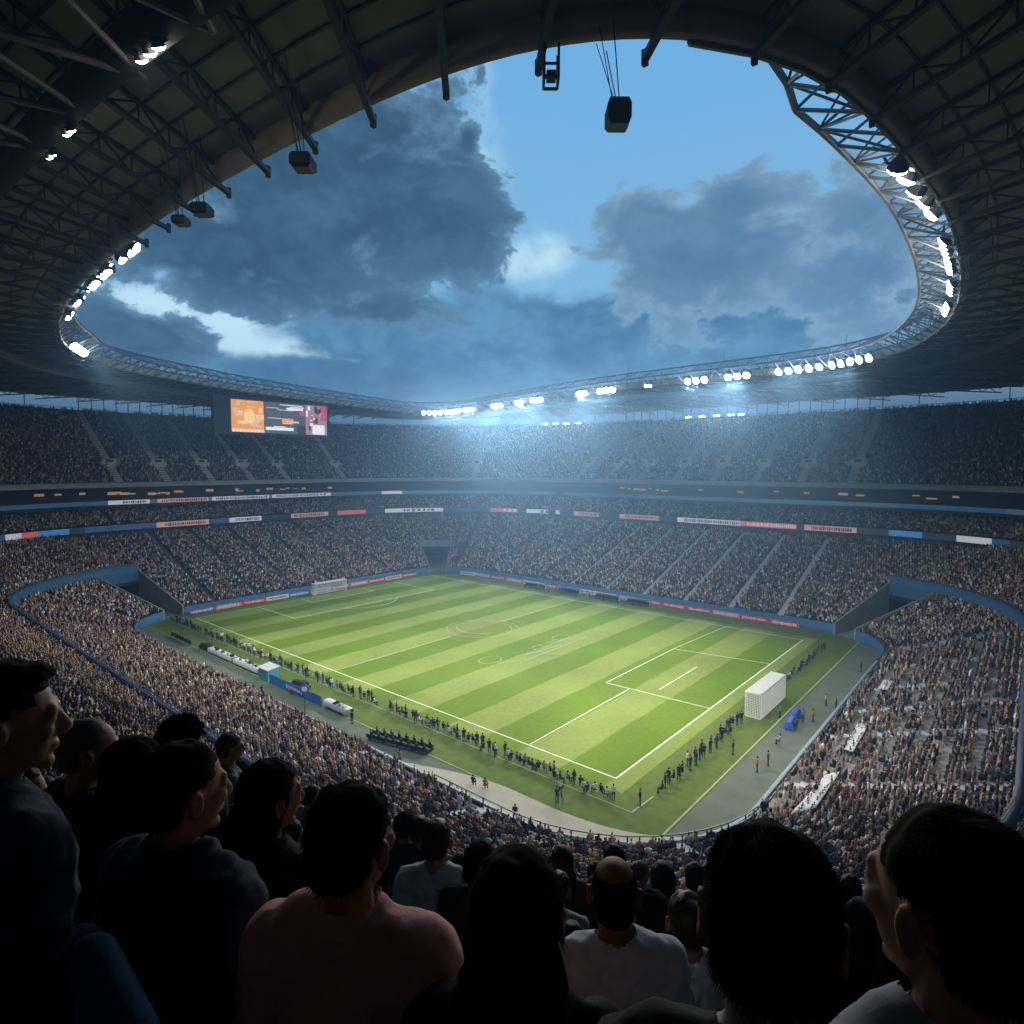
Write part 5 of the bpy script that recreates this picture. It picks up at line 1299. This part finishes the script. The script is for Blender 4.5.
# high thin veil
veil = mth('MULTIPLY', sstep(n3_, .45, .75), .5)
base = mixc(veil, base, (.17, .38, .62))
# pale breaks
brk = sstep(mth('ADD', blobs([(215, 318, 130, 45, 1), (300, 350, 110, 26, .9), (345, 262, 50, 36, .6), (540, 262, 55, 40, .75), (150, 300, 60, 30, .8), (250, 345, 60, 22, .9), (478, 170, 46, 110, .42)]), mth('MULTIPLY', edge, .55)), -.02, .6)
base = mixc(mth('MULTIPLY', brk, .9), base, (.48, .70, .80))
# low layer of blue-grey cloud along the stands
lowd = mth('ADD', blobs([(600, 350, 360, 70, 1.0), (420, 340, 150, 46, .9), (800, 310, 220, 100, 1.0), (340, 378, 160, 28, .9), (150, 378, 160, 20, .8)]), mth('MULTIPLY', edge, .55))
lowm = sstep(lowd, -.10, .28)
lowc = mixc(sstep(mth('ADD', n1, mth('MULTIPLY', n2_, .5)), .55, .95), (.044, .132, .258), (.10, .245, .405))
base = mixc(lowm, base, lowc)
# cumulus over the long stand
rd = mth('ADD', blobs([(700, 255, 160, 85, .75), (735, 205, 60, 40, .7), (650, 225, 80, 50, .65), (870, 270, 120, 95, .75), (865, 215, 60, 40, .5)]), mth('MULTIPLY', edge, .72))
rm = sstep(rd, .0, .17); rc = mixc(sstep(rd, .02, .5), (.20, .335, .47), (.070, .165, .295)); rc = mixc(mth('MULTIPLY', sstep(mth('ADD', n1, mth('MULTIPLY', n2_, .5)), .6, .95), .6), rc, (.135, .265, .41))
base = mixc(rm, base, rc)
# big dark cumulus
bd = mth('ADD', blobs([(330, 190, 190, 115, .9), (240, 250, 160, 75, .8), (430, 230, 95, 55, .75), (390, 130, 100, 70, .65), (130, 332, 95, 32, .75), (250, 130, 220, 90, .8), (385, 310, 65, 22, .5), (468, 138, 20, 28, .45)]), mth('MULTIPLY', edge, .70))
bm_ = sstep(bd, .0, .13); bc = mixc(sstep(bd, .01, .42), (.11, .225, .345), (.031, .080, .148)); bc = mixc(mth('MULTIPLY', sstep(mth('ADD', n1, mth('MULTIPLY', n2_, .5)), .62, 1.0), .6), bc, (.075, .175, .30))
base = mixc(bm_, base, bc)
base = mixc(sstep(el, .16, .07), base, (.085, .165, .26))
gr = mixc(sstep(el, -.05, .0), (.02, .025, .03), base)
Lk.new(gr, bg.inputs['Color'])

sd = bpy.data.lights.new('sun', 'SUN'); sd.energy = .03; sd.angle = math.radians(10); sd.color = (1, .85, .7); so = bpy.data.objects.new('sun', sd); COL.objects.link(so); so.rotation_euler = (math.radians(86), 0, math.radians(100))

hz = MB(); hz.abox(-240, 240, -240, 240, -1.2, 58.0)
hm = bpy.data.materials.new('haze_air'); hm.use_nodes = True; t_ = hm.node_tree; t_.nodes.remove(t_.nodes['Principled BSDF'])
pv = t_.nodes.new('ShaderNodeVolumePrincipled'); pv.inputs['Color'].default_value = (.32, .62, 1.0, 1); pv.inputs['Density'].default_value = HAZE; pv.inputs['Anisotropy'].default_value = .70
t_.links.new(pv.outputs[0], t_.nodes['Material Output'].inputs['Volume'])
o = hz.build('haze', hm); tag(o, 'thin blue night haze filling the bowl and showing the floodlight beams', 'haze', kind='stuff')

S.view_settings.view_transform = 'Standard'; S.view_settings.look = 'None'; S.view_settings.exposure = 0; S.view_settings.gamma = 1
S.render.engine = 'CYCLES'; C_ = S.cycles
C_.use_denoising = True; C_.max_bounces = 5; C_.diffuse_bounces = 3; C_.glossy_bounces = 2; C_.transmission_bounces = 2; C_.volume_bounces = 0; C_.transparent_max_bounces = 4
C_.sample_clamp_indirect = 4; C_.use_light_tree = True; C_.use_adaptive_sampling = True; C_.adaptive_threshold = .02
S.render.use_persistent_data = False
